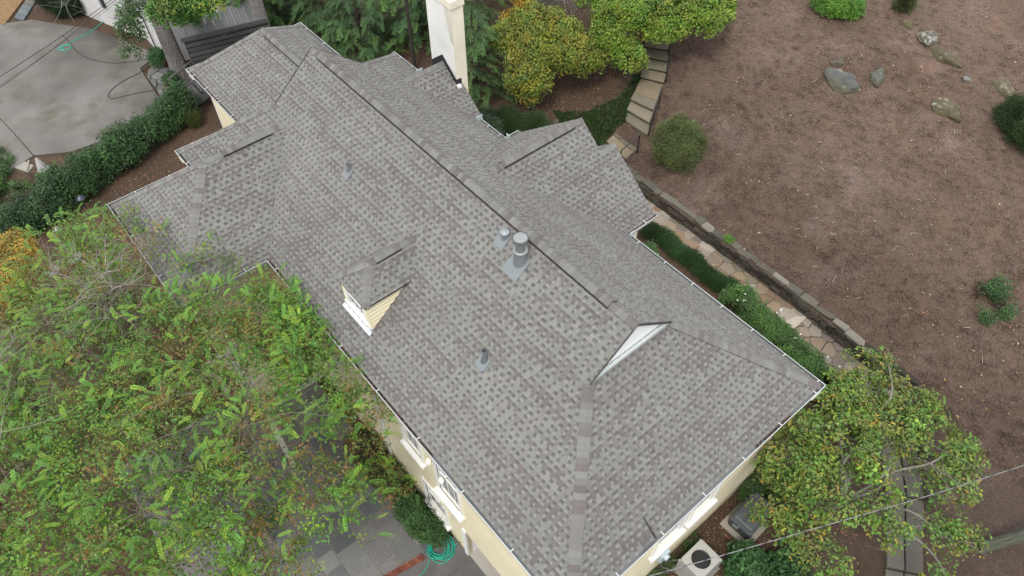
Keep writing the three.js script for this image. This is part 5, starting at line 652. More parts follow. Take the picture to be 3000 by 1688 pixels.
function instances(name, geo, list, parent, mat = M.leaf) { // list: [pos, quaternion, scale, colour]
  const m = new THREE.InstancedMesh(geo, mat, list.length), X = new THREE.Matrix4(), c = new THREE.Color();
  list.forEach(([p, q, s, col], i) => { X.compose(p, q, typeof s === 'number' ? V3(s, s, s) : s); m.setMatrixAt(i, X); m.setColorAt(i, c.setRGB(...col)); });
  m.name = numbered(name); m.castShadow = m.receiveShadow = true; m.userData.kind = 'stuff'; (parent ?? scene).add(m); return m;
}
const qEul = (x, y, z) => new THREE.Quaternion().setFromEuler(new THREE.Euler(x, y, z, 'YXZ'));
const pick = (r, a) => a[Math.floor(r() * a.length)];
// points on and inside a set of ellipsoid lobes, thinned by noise so that gaps open
function lobePoints(lobes, dens, seed, o = {}) {
  const r = rngOf(seed), out = [];
  for (const [cx, cy, cz, rx, rY, rz, k = 1] of lobes) { const n = Math.round(dens * k * (rx * rz * 3.1 + (rx + rz) * rY * 1.5)); for (let i = 0; i < n; i++) { const th = r() * 6.283, u = o.under ? 2 * r() - 1 : 1 - 1.45 * r(), s = Math.sqrt(Math.max(0, 1 - u * u)), q = 1 - (o.depth ?? 0.45) * r() * r(), d = V3(s * Math.cos(th), u, s * Math.sin(th)), p = V3(cx + d.x * rx * q, cy + d.y * rY * q, cz + d.z * rz * q), g = fbm(p.x * (o.freq ?? 0.9), p.z * (o.freq ?? 0.9), p.y * (o.freq ?? 0.9) + seed, 3); if (g < (o.gap ?? -0.18)) continue; const wv = (o.wob ?? 0.5) * Math.min(rx, rz, 1.2); p.x += wv * fbm(p.y * 1.3 + 3, p.z * 1.3, seed, 3); p.y += wv * 1.3 * fbm(p.x * 1.5, p.z * 1.5 + 7, seed + 5, 3); p.z += wv * fbm(p.x * 1.3, p.y * 1.3 + 5, seed + 9, 3); out.push({ p, d: V3(d.x / rx, d.y / rY, d.z / rz).normalize(), q, g }); } }
  return out;
}
function shrubOn(label, category, lobes, geoSet, dens, cols, seed, o = {}) {
  const t = o.thing ?? thing(o.name ?? 'shrub', label, category, [0, 0, 0], 0, o.group), r = rngOf(seed + 1), pts = lobePoints(lobes, dens, seed, o), sets = geoSet.map(() => []);
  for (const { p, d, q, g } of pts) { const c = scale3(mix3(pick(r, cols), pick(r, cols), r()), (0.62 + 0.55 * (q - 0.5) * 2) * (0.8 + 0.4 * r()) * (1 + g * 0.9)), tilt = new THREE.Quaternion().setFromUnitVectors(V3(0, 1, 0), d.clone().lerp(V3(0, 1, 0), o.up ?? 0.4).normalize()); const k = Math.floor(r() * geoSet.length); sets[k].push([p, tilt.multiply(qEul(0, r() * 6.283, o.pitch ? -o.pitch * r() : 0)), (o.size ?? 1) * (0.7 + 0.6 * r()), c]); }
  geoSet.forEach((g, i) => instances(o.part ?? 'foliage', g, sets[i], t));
  if (o.shoots) { const S = []; for (const { p, d } of pts) if (d.y > 0.1 && r() < o.shoots) S.push([p.clone().addScaledVector(d, 0.05), qEul(0, r() * 6.283, 0.4 + r() * 1.1), 0.35 + 0.35 * r(), scale3(pick(r, cols), 1.2 + 0.5 * r())]); instances('shoot', shootGeo, S, t); }
  if (o.core !== false) { const m = new MB(), rr = rngOf(seed + 3), [cx, cy, cz, , rY] = lobes[0]; for (const L of lobes) for (let i = 0; i < 5; i++) m.tube([[lerp(cx, L[0], 0.4), H(L[0], L[2]) - 0.05, lerp(cz, L[2], 0.4)], [L[0] + (rr() - 0.5) * L[3] * 0.8, L[1], L[2] + (rr() - 0.5) * L[5] * 0.8], [L[0] + (rr() - 0.5) * L[3] * 1.5, L[1] + L[4] * 0.6, L[2] + (rr() - 0.5) * L[5] * 1.5]], 0.03, 5, o.stem ?? [0.10, 0.075, 0.055], 6, 0.008); m.build('stem', M.bark, t); }
  return t;
}
const small = [clusterGeo(26, 0.2, 0.07, 0.035, 1), clusterGeo(26, 0.2, 0.075, 0.035, 2)], glossy = [clusterGeo(24, 0.22, 0.10, 0.042, 3, { droop: 0.6 }), clusterGeo(24, 0.22, 0.10, 0.045, 4, { droop: 0.3 })], needle = [clusterGeo(34, 0.2, 0.13, 0.012, 5, { droop: 0.1 }), clusterGeo(34, 0.2, 0.13, 0.012, 6)], broad = [clusterGeo(14, 0.26, 0.15, 0.085, 7, { droop: 0.7 }), clusterGeo(14, 0.26, 0.15, 0.08, 8, { droop: 0.5 })], oakL = [clusterGeo(20, 0.28, 0.17, 0.055, 9, { droop: 0.5, twigs: 3 }), clusterGeo(20, 0.28, 0.17, 0.06, 10, { twigs: 3 })], grassy = [clusterGeo(20, 0.12, 0.3, 0.012, 11, { droop: -0.5 })];
const grn = [[0.055, 0.13, 0.025], [0.06, 0.14, 0.025], [0.035, 0.09, 0.02]], dkg = [[0.02, 0.055, 0.016], [0.03, 0.075, 0.02], [0.025, 0.06, 0.02]], lime = [[0.10, 0.24, 0.02], [0.07, 0.20, 0.02], [0.13, 0.28, 0.03]], sage = [[0.125, 0.16, 0.055], [0.095, 0.13, 0.045], [0.15, 0.18, 0.07]];
const gy0 = (x, z, h) => H(x, z) + h;
const shootGeo = sprayGeo(0.62, 9, 0.13, 0.05, 309, { arch: 0.1, stem: [1, 0.8, 0.6] });
// ---- shrubs of the slope
shrubOn('rounded olive green bush just right of the garden steps', 'bush', [[0.45, gy0(0.4, -11.7, 0.45), -11.75, 0.95, 0.8, 0.95], [0.1, gy0(0.1, -12.2, 0.55), -12.2, 0.7, 0.7, 0.6], [0.9, gy0(0.9, -11.5, 0.4), -11.3, 0.6, 0.6, 0.55]], needle, 115, sage, 201, { shoots: 0.0, gap: -0.25, wob: 0.8, size: 1.25, freq: 1.6 });
shrubOn('bright lime green bush at the top edge above the slope', 'bush', [[-0.35, gy0(-0.4, -22.3, 0.45), -22.4, 1.0, 0.75, 0.8], [0.35, gy0(0.3, -22.6, 0.3), -22.6, 0.5, 0.45, 0.45], [-0.9, gy0(-0.9, -22.8, 0.6), -22.9, 0.8, 0.7, 0.7]], small, 120, lime, 203, { gap: -0.3, shoots: 0.04 });
shrubOn('tuft of tall grey green grass above the slanted olive rock', 'grass', [[1.7, gy0(1.7, -24.3, 0.4), -24.3, 0.3, 0.5, 0.3]], grassy, 160, sage, 205, { name: 'grass_tuft', core: false });
shrubOn('fine leaved dark green shrub cut off by the right edge of the view', 'bush', [[8.75, gy0(8.7, -21.2, 0.45), -21.3, 0.95, 0.7, 0.8], [9.5, gy0(9.5, -20.8, 0.6), -20.8, 0.9, 0.8, 0.9], [8.3, gy0(8.2, -21.3, 0.3), -21.3, 0.5, 0.4, 0.5]], needle, 105, [[0.03, 0.07, 0.02], [0.045, 0.09, 0.025], [0.06, 0.1, 0.035]], 207, { gap: -0.25, wob: 0.8 });
shrubOn('sparse low spreading green shrub at the right edge of the slope', 'bush', [[11.85, gy0(11.8, -13.9, 0.15), -13.9, 0.55, 0.3, 0.45], [12.25, gy0(12.2, -14.5, 0.2), -14.6, 0.4, 0.3, 0.5], [12.6, gy0(12.6, -14.1, 0.2), -14.0, 0.45, 0.3, 0.4], [12.5, gy0(12.5, -13.3, 0.1), -13.3, 0.2, 0.2, 0.2]], small, 75, [[0.035, 0.10, 0.02], [0.05, 0.12, 0.03]], 209, { gap: -0.05 });
shrubOn('tiny yellow green seedling on top of the stone wall', 'plant', [[4.75, -3.72, -9.7, 0.16, 0.14, 0.14]], small, 260, lime, 211, { name: 'seedling', size: 0.6, core: false, gap: -1 });
// ---- planting behind the house
const hedgeCols = [[0.03, 0.085, 0.018], [0.045, 0.115, 0.022], [0.055, 0.13, 0.03]];
const strip = (x0, x1, z, h, rz, step = 0.7) => { const a = [], r = rngOf(Math.round(x0 * 10 + x1)); for (let x = x0; x <= x1; x += step) a.push([x, H(x, z) + h * 0.45, z + (r() - 0.5) * 0.2, step * 0.85, h * (0.5 + 0.2 * r()), rz * (0.85 + 0.3 * r())]); return a; };
shrubOn('low dark green edging of lily turf between mulch bed and flagstone walk', 'edging plants', strip(2.4, 7.4, -8.32, 0.42, 0.26, 0.4), needle, 150, [[0.028, 0.075, 0.02], [0.04, 0.095, 0.03]], 221, { name: 'edging_plants', gap: -0.45, core: false });
const roses = shrubOn('leafy green shrub row with scattered white flowers under the rear gutter', 'shrub row', strip(6.7, 11.8, -7.75, 0.85, 0.6, 0.6), small, 120, [[0.05, 0.13, 0.02], [0.07, 0.165, 0.025], [0.04, 0.10, 0.02]], 223, { name: 'flowering_shrubs', gap: -0.2, shoots: 0.06 });
{ const f = clusterGeo(9, 0.05, 0.06, 0.055, 40, { flat: 0.5 }), r = rngOf(44), L = []; for (let i = 0; i < 11; i++) { const x = lerp(6.8, 11.2, r()), z = -7.75 + (r() - 0.6) * 0.9; L.push([V3(x, H(x, -7.6) + 0.92 + r() * 0.15, z), qEul(0, r() * 6, 0), 0.45 + r() * 0.4, [0.7, 0.7, 0.62]]); } instances('blossom', f, L, roses); }
shrubOn('dense clipped green column shrub at the gable corner of the rear wing', 'shrub', [[4.62, -3.0, -5.15, 0.34, 1.9, 0.4], [4.6, -4.0, -5.3, 0.5, 0.9, 0.55], [4.5, -2.2, -5.35, 0.3, 1.1, 0.3]], small, 150, hedgeCols, 225, { gap: -0.8, depth: 0.3 });
shrubOn('bright dense ground cover below the rear gutter splash guard', 'ground cover', strip(-3.4, -0.6, -6.2, 0.5, 0.9, 0.6).concat(strip(-4.5, -2.0, -7.2, 0.5, 0.6, 0.6)), small, 120, [[0.02, 0.11, 0.012], [0.03, 0.14, 0.02]], 227, { name: 'ground_cover', gap: -0.9, core: false });
shrubOn('loose feathery green shrub behind the chimney wing', 'shrub', [[-4.6, -4.1, -8.6, 0.9, 0.8, 0.7], [-3.5, -4.1, -8.9, 0.8, 0.7, 0.7], [-5.8, -4.2, -8.3, 0.9, 0.7, 0.6]], needle, 85, [[0.05, 0.10, 0.03], [0.065, 0.12, 0.035], [0.04, 0.08, 0.02]], 229, { gap: -0.3 });
shrubOn('dark green shrub hugging the foot of the chimney', 'shrub', [[-5.3, -4.2, -6.5, 0.9, 0.9, 0.9], [-6.2, -4.2, -7.3, 0.9, 0.8, 0.8]], small, 110, dkg, 231, { gap: -0.4 });
grassOn('lawn_patch', [[-5.4, -10.3], [-4.3, -11.2], [-3.7, -12.6], [-4.4, -14.3], [-3.9, -14.2], [-3.2, -13.0], [-2.75, -12.2], [-2.4, -10.7], [-2.0, -10.1], [-3.8, -9.8]], 15000, 0.14, [[0.03, 0.085, 0.015], [0.045, 0.11, 0.02], [0.025, 0.07, 0.015]], 233, 'sloping dark green grass patch beside the garden steps');
// ---- planting round the end wall
shrubOn('broad leaved dark green shrubs in front of the generator pad', 'shrub', [[12.6, -5.2, -1.7, 0.7, 0.55, 0.6], [13.2, -5.2, -0.9, 0.7, 0.55, 0.7], [12.6, -5.3, 0.0, 0.55, 0.45, 0.5], [13.3, -5.2, -2.4, 0.6, 0.5, 0.6]], broad, 60, [[0.025, 0.085, 0.02], [0.035, 0.11, 0.025]], 241, { gap: -0.5 });
shrubOn('bright green shrub at the near corner of the air conditioner', 'shrub', [[12.3, -5.2, 0.55, 0.45, 0.45, 0.4], [12.9, -5.2, 0.8, 0.5, 0.45, 0.4]], broad, 70, [[0.06, 0.19, 0.03], [0.09, 0.23, 0.04]], 243, { gap: -0.6, size: 0.75 });
shrubOn('small dark green shrub between the end wall and generator', 'shrub', [[11.15, -5.15, -3.6, 0.3, 0.4, 0.5], [11.6, -5.2, -4.1, 0.45, 0.5, 0.5]], small, 130, grn, 245, { gap: -0.6 });
shrubOn('low weedy strip along the foot of the end wall', 'weeds', [[10.98, -5.42, -1.2, 0.14, 0.16, 0.5], [10.98, -5.42, 0.3, 0.18, 0.18, 0.8], [11.0, -5.45, 1.4, 0.2, 0.2, 0.6]], small, 150, [[0.05, 0.09, 0.02], [0.06, 0.12, 0.03]], 247, { name: 'weeds', size: 0.6, core: false, gap: -0.1 });
// ---- front: shrub below the garage-side window and planting along the wall
shrubOn('dark green shrub under the lower front window beside the coiled hose', 'shrub', [[5.3, -5.85, 4.45, 0.6, 0.5, 0.42], [5.75, -5.95, 4.3, 0.38, 0.4, 0.3], [4.75, -5.85, 4.5, 0.5, 0.45, 0.4]], small, 150, [[0.03, 0.08, 0.016], [0.045, 0.115, 0.022], [0.06, 0.14, 0.03]], 251, { gap: -0.4, shoots: 0.05 });
shrubOn('brown leaved shrub along the front wall left of the lower window', 'shrub', [[3.8, -5.8, 4.4, 0.55, 0.55, 0.4], [3.0, -5.75, 4.5, 0.6, 0.6, 0.5], [2.1, -5.75, 4.5, 0.6, 0.6, 0.5]], small, 110, [[0.06, 0.09, 0.02], [0.10, 0.06, 0.03], [0.05, 0.10, 0.02]], 253, { gap: -0.25, shoots: 0.05 });
// ---- tall hedge between the court and the front garden: two things that meet
const along = (P, n, seed, f) => { const a = [], r = rngOf(seed); for (let i = 0; i < n; i++) { const q = i / (n - 1) * (P.length - 1), k = Math.min(P.length - 2, Math.floor(q)), t = q - k; a.push(f(lerp(P[k][0], P[k + 1][0], t) + (r() - 0.5) * 0.35, lerp(P[k][1], P[k + 1][1], t), r)); } return a; };
const hedgeLeaf = [clusterGeo(20, 0.26, 0.12, 0.05, 12, { droop: 0.6 }), clusterGeo(20, 0.26, 0.12, 0.05, 13, { droop: 0.1 }), small[0]];
shrubOn('tall dense dark hedge running from the stairs towards the front garden', 'hedge', along([[-17.3, 1.5], [-16.8, 3], [-16.1, 5], [-15.5, 6.8], [-15.2, 7.6]], 13, 7, (x, z, r) => [x, H(x, z) + 0.55 + 0.25 * r(), z, 0.5 + 0.2 * r(), 0.75 + 0.5 * r(), 0.45 + 0.15 * r()]), hedgeLeaf, 78, [[0.025, 0.075, 0.02], [0.035, 0.10, 0.024], [0.06, 0.14, 0.035], [0.02, 0.055, 0.016]], 261, { name: 'hedge', gap: -0.22, depth: 0.55, shoots: 0.06, wob: 0.9, freq: 1.5 });
shrubOn('dark sprawling hedge mass at the left edge beyond the path lights', 'hedge', along([[-15.0, 8.2], [-14.9, 9.4], [-14.6, 10.6], [-14.2, 11.8]], 7, 9, (x, z, r) => [x, H(x, z) + 0.4 + 0.2 * r(), z, 0.7 + 0.2 * r(), 0.65 + 0.35 * r(), 0.6]).concat([[-15.8, -5.3, 10.4, 0.7, 0.6, 0.6], [-13.6, -5.4, 10.6, 0.55, 0.55, 0.5]]), hedgeLeaf, 72, [[0.016, 0.05, 0.015], [0.024, 0.07, 0.02], [0.04, 0.10, 0.026]], 263, { name: 'hedge', gap: -0.25, depth: 0.5, shoots: 0.04, wob: 0.8, freq: 1.4 });
shrubOn('loose green weeds on the bare soil at the left edge by the court', 'weeds', [[-19.9, -5.65, 9.1, 0.9, 0.4, 0.5], [-19.2, -5.6, 9.4, 0.7, 0.4, 0.5], [-18.3, -5.55, 9.9, 0.8, 0.5, 0.6], [-17.2, -5.6, 9.0, 0.5, 0.4, 0.5], [-16.9, -5.5, 8.0, 0.5, 0.4, 0.4], [-17.0, -5.6, 7.4, 0.35, 0.35, 0.4]], small, 55, [[0.05, 0.13, 0.025], [0.07, 0.16, 0.03], [0.04, 0.1, 0.02]], 265, { name: 'weeds', gap: -0.1 });
shrubOn('bright green plant at the far left edge under the court corner', 'plant', [[-18.2, -5.4, 10.0, 0.6, 0.5, 0.5], [-17.6, -5.4, 10.4, 0.7, 0.6, 0.5]], small, 80, lime, 267, { gap: -0.3 });
shrubOn('large rounded dark green yew at the top left corner by the white building', 'bush', [[-30.6, -4.95, 2.55, 1.35, 1.0, 1.1], [-29.9, -4.95, 2.2, 0.9, 0.9, 0.8], [-31.6, -4.9, 2.9, 0.9, 0.85, 0.9]], needle, 110, [[0.012, 0.04, 0.012], [0.02, 0.055, 0.016]], 269, { gap: -0.9, depth: 0.3 });
shrubOn('green potted fern spilling from the brown clay pot', 'plant', [[-21.95, -5.1, 0.85, 0.42, 0.4, 0.42]], small, 190, [[0.03, 0.11, 0.035], [0.045, 0.14, 0.04]], 271, { name: 'potted_plant', core: false, gap: -0.5 });
shrubOn('small dark plant in the pale clay pot by the stairs', 'plant', [[-19.7, -5.05, 1.15, 0.4, 0.3, 0.35]], broad, 90, [[0.03, 0.09, 0.025], [0.06, 0.14, 0.03]], 273, { name: 'potted_plant', core: false, size: 0.6, gap: -0.4 });
shrubOn('low golden green mounded shrub at the foot of the timber stairs', 'shrub', [[-17.15, -5.35, 1.7, 0.55, 0.42, 0.35], [-16.7, -5.4, 1.6, 0.4, 0.35, 0.3]], needle, 150, [[0.10, 0.12, 0.02], [0.05, 0.1, 0.02], [0.13, 0.13, 0.025]], 275, { gap: -0.5 });
shrubOn('orange yellow leaved bush at the left edge above the crape myrtle', 'bush', [[-10.0, -2.6, 9.85, 0.75, 0.5, 0.5], [-9.2, -2.6, 10.15, 0.7, 0.45, 0.4], [-8.2, -2.5, 10.4, 0.7, 0.45, 0.4], [-7.3, -2.5, 10.9, 0.65, 0.4, 0.4]], small, 90, [[0.34, 0.21, 0.025], [0.28, 0.2, 0.03], [0.38, 0.25, 0.03], [0.16, 0.17, 0.03]], 277, { gap: -0.2, size: 1.2 });
// ---------------------------------------------------------------- trees
function limbs(parent, name, base, r0, targets, col, seed, o = {}) { // tapered limbs from a base point out to the targets; returns twig ends
  const r = rngOf(seed), m = new MB(), ends = [];
  for (const t of targets) { const a = V3(...base), b = V3(...t), n = 4, P = []; for (let i = 0; i <= n; i++) { const f = i / n, p = a.clone().lerp(b, f); p.y += (o.rise ?? 0.15) * Math.sin(f * Math.PI) * a.distanceTo(b) * 0.5; if (i && i < n) p.add(V3(r() - 0.5, r() - 0.5, r() - 0.5).multiplyScalar((o.kink ?? 0.16) * a.distanceTo(b) / 2)); P.push(p.toArray()); } m.tube(P, r0, 6, col, 14, r0 * 0.3); ends.push(P);
    const k = o.sub ?? 3; for (let i = 0; i < k; i++) { const f = 0.4 + 0.6 * r(), s = P[Math.min(n, Math.floor(f * n))], L = a.distanceTo(b) * (0.25 + 0.25 * r()), an = r() * 6.283, e = [s[0] + Math.cos(an) * L, s[1] + (r() * 0.7 - 0.1) * L, s[2] + Math.sin(an) * L], mid = [(s[0] + e[0]) / 2 + (r() - 0.5) * L * 0.3, (s[1] + e[1]) / 2 + 0.1 * L, (s[2] + e[2]) / 2 + (r() - 0.5) * L * 0.3]; m.tube([s, mid, e], r0 * 0.33, 5, col, 8, r0 * 0.12);
      for (let j = 0; j < (o.twig ?? 3); j++) { const l = L * 0.5 * (0.5 + r()), a2 = r() * 6.283, g = r() < 0.5 ? mid : e, e2 = [g[0] + Math.cos(a2) * l, g[1] + (r() * 0.8 - 0.2) * l, g[2] + Math.sin(a2) * l]; m.tube([g, [(g[0] + e2[0]) / 2, (g[1] + e2[1]) / 2 + 0.08 * l, (g[2] + e2[2]) / 2], e2], r0 * 0.13, 4, col, 4, r0 * 0.05); } } }
  return m.build(name, M.bark, parent);
}
function trunk(parent, pts, r0, r1, col) { return new MB().tube(pts, r0, 14, col, 24, r1).build('trunk', M.bark, parent); }
// ---- crape myrtles in the front garden
const sprays = [sprayGeo(0.62, 11, 0.105, 0.042, 301), sprayGeo(0.5, 9, 0.10, 0.042, 302, { arch: 0.1 }), sprayGeo(0.66, 12, 0.09, 0.036, 303, { arch: 0.4 })], loose = [clusterGeo(15, 0.26, 0.085, 0.045, 304, { turn: 0.12, turnCol: [1.6, 0.8, 0.9], twigs: 4 }), clusterGeo(15, 0.26, 0.085, 0.045, 305, { turn: 0.2, turnCol: [1.5, 0.85, 0.9], twigs: 5 })];
const cg = [[0.10, 0.25, 0.022], [0.15, 0.31, 0.025], [0.08, 0.21, 0.025], [0.20, 0.34, 0.03], [0.10, 0.27, 0.04]], cb = [[0.15, 0.22, 0.04], [0.20, 0.19, 0.05], [0.12, 0.24, 0.04], [0.20, 0.185, 0.055], [0.13, 0.24, 0.045]];
function crape(label, base, lobes, seed, o = {}) {
  const t = thing('crape_myrtle', label, 'tree', [0, 0, 0], 0, undefined), r = rngOf(seed);
  const A = lobePoints(lobes, o.d1 ?? 14, seed, { gap: -0.06, freq: 0.95, depth: 0.55 }), B = lobePoints(lobes, o.d2 ?? 20, seed + 7, { gap: -0.07, freq: 0.95, depth: 0.8 });
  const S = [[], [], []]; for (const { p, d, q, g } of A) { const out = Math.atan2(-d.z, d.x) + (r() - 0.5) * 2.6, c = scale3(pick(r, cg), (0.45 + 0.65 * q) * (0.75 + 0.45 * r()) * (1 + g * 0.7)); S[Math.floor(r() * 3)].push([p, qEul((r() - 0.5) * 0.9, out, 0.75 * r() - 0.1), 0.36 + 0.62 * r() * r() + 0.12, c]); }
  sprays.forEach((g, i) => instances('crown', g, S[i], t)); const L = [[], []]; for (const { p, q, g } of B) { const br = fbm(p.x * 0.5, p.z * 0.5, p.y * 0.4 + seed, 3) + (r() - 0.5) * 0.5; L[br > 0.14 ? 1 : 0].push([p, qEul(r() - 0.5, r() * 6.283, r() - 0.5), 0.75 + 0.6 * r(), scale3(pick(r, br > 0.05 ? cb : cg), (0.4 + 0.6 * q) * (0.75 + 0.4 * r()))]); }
  loose.forEach((g, i) => instances('crown', g, L[i], t));
  const bk = [0.34, 0.27, 0.21]; let k = 0; for (const b of base) { const m = b; trunk(t, [[m[0], H(m[0], m[2]) - 0.1, m[2]], [lerp(m[0], m[3], 0.35), lerp(H(m[0], m[2]), m[4], 0.5), lerp(m[2], m[5], 0.35)], [m[3], m[4], m[5]]], 0.085, 0.05, bk); const near = lobes.slice().sort((x, y) => Math.hypot(x[0] - m[3], x[2] - m[5]) - Math.hypot(y[0] - m[3], y[2] - m[5])).slice(0, 6); limbs(t, 'limb', [m[3], m[4], m[5]], 0.042, near.map((l) => [l[0] + (r() - 0.5) * l[3], l[1] + l[4] * (0.3 + 0.7 * r()), l[2] + (r() - 0.5) * l[5]]), [0.44, 0.37, 0.30], seed + k++, { sub: 6, twig: 5 }); }
  if (o.bare) limbs(t, 'bare_twig', o.bare[0], 0.03, o.bare[1].map((q) => [q[0] + 0.45, q[1] + 0.75, q[2]]), [0.62, 0.57, 0.51], seed + 50, { sub: 7, twig: 3, rise: 0.25, kink: 0.3 });
  return t;
}
// lobes: x, y, z, rx, ry, rz, density
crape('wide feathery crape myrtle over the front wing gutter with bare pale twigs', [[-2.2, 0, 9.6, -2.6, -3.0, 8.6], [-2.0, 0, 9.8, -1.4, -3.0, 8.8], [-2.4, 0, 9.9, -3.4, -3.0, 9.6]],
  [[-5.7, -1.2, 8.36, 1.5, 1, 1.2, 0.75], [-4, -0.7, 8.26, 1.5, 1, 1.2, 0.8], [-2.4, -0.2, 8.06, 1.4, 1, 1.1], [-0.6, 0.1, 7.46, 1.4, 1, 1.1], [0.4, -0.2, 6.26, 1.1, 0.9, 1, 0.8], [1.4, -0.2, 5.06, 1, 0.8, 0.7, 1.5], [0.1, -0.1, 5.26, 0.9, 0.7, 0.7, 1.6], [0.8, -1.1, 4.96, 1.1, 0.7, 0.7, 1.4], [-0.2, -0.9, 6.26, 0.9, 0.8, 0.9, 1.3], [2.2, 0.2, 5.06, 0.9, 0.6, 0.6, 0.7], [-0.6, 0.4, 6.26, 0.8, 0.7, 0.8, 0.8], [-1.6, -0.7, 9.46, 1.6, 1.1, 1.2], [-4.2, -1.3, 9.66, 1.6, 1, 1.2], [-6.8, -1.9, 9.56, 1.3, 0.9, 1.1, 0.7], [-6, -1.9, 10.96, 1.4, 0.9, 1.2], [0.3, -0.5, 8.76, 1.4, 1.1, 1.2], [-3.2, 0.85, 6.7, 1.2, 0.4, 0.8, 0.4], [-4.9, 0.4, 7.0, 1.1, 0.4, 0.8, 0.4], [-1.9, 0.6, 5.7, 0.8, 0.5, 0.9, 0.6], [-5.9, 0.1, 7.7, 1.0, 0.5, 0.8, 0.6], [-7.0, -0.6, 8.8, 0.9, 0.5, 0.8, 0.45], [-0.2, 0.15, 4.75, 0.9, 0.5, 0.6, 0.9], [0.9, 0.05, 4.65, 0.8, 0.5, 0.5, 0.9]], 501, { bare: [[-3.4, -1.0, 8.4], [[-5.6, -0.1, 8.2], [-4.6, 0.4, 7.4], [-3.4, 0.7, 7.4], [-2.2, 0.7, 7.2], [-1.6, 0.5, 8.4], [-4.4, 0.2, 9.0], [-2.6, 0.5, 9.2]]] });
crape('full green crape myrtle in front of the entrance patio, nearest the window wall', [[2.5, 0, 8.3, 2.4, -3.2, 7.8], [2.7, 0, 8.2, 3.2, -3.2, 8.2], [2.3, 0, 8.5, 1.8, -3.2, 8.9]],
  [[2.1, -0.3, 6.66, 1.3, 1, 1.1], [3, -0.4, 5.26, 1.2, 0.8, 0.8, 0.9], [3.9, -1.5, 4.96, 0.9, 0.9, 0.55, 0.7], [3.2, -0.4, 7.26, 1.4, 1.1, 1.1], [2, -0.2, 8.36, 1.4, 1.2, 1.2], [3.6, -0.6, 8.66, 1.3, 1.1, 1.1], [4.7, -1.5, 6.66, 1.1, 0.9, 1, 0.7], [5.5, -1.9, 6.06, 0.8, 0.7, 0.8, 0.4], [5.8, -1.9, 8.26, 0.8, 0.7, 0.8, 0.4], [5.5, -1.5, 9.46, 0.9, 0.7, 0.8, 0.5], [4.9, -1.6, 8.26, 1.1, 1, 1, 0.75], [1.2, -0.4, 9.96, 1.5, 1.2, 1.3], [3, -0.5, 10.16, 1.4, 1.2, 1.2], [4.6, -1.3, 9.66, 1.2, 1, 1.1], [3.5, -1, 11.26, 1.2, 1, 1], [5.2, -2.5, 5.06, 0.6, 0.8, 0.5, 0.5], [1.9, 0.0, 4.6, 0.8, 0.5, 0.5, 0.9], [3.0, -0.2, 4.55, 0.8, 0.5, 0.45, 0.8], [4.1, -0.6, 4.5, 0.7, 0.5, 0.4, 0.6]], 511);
crape('browner crape myrtle filling the bottom left corner, with smooth bare trunks', [[-4.3, 0, 13.2, -4.0, -3.6, 12.2], [-4.5, 0, 13.3, -4.9, -3.6, 12.6], [-0.6, 0, 11.6, -0.8, -3.2, 11.2]],
  [[-1, -0.6, 10.96, 1.5, 1.1, 1.3], [0.4, -0.5, 12.06, 1.5, 1.1, 1.3], [-2.6, -1.2, 11.06, 1.4, 1, 1.1], [-4, -1.7, 11.56, 1.2, 0.9, 0.9, 0.8], [-1.6, -1.1, 12.36, 1.4, 1, 1.1], [1.9, -0.5, 12.26, 1.4, 1.1, 1.2], [-0.2, -0.9, 13.46, 1.4, 1, 1.1], [1.6, -0.8, 13.46, 1.4, 1, 1.1], [-5.1, -2.2, 10.96, 1.1, 0.8, 0.8, 0.7]], 521, { bare: [[-3.2, -1.4, 11.6], [[-4.8, -0.8, 11.2], [-3.6, -0.4, 10.6], [-4.2, -0.8, 12.2], [-1.4, 0.2, 11.4], [0.4, 0.2, 12.0]]] });
// ---- dogwood over the generator and the grey path
function leafTree(name, label, tr, lobes, geo, dens, cols, seed, o = {}) {
  const t = thing(name, label, 'tree'); if (tr) { trunk(t, tr.pts, tr.r, tr.r * 0.6, tr.col ?? [0.17, 0.15, 0.125]); const e = tr.pts[tr.pts.length - 1], r = rngOf(seed + 5); limbs(t, 'limb', e, tr.limb ?? tr.r * 0.5, lobes.filter((_, i) => i % (tr.every ?? 1) === 0).map((l) => [l[0] + (r() - 0.5) * l[3], l[1] + l[4] * (tr.high ?? 0.2), l[2] + (r() - 0.5) * l[5]]), tr.limbCol ?? tr.col ?? [0.17, 0.15, 0.125], seed + 2, tr.o ?? {}); }
  shrubOn('', '', lobes, geo, dens, cols, seed, { ...o, thing: t, core: false, part: 'crown' }); return t; }
const dog = [clusterGeo(15, 0.24, 0.12, 0.065, 601, { droop: 0.5, turn: 0.1, turnCol: [2.0, 1.1, 0.8], twigs: 2, twigCol: [2.5, 1.8, 2] }), clusterGeo(15, 0.24, 0.12, 0.062, 602, { droop: 0.6, turn: 0.05, turnCol: [2.2, 1.5, 1] })];
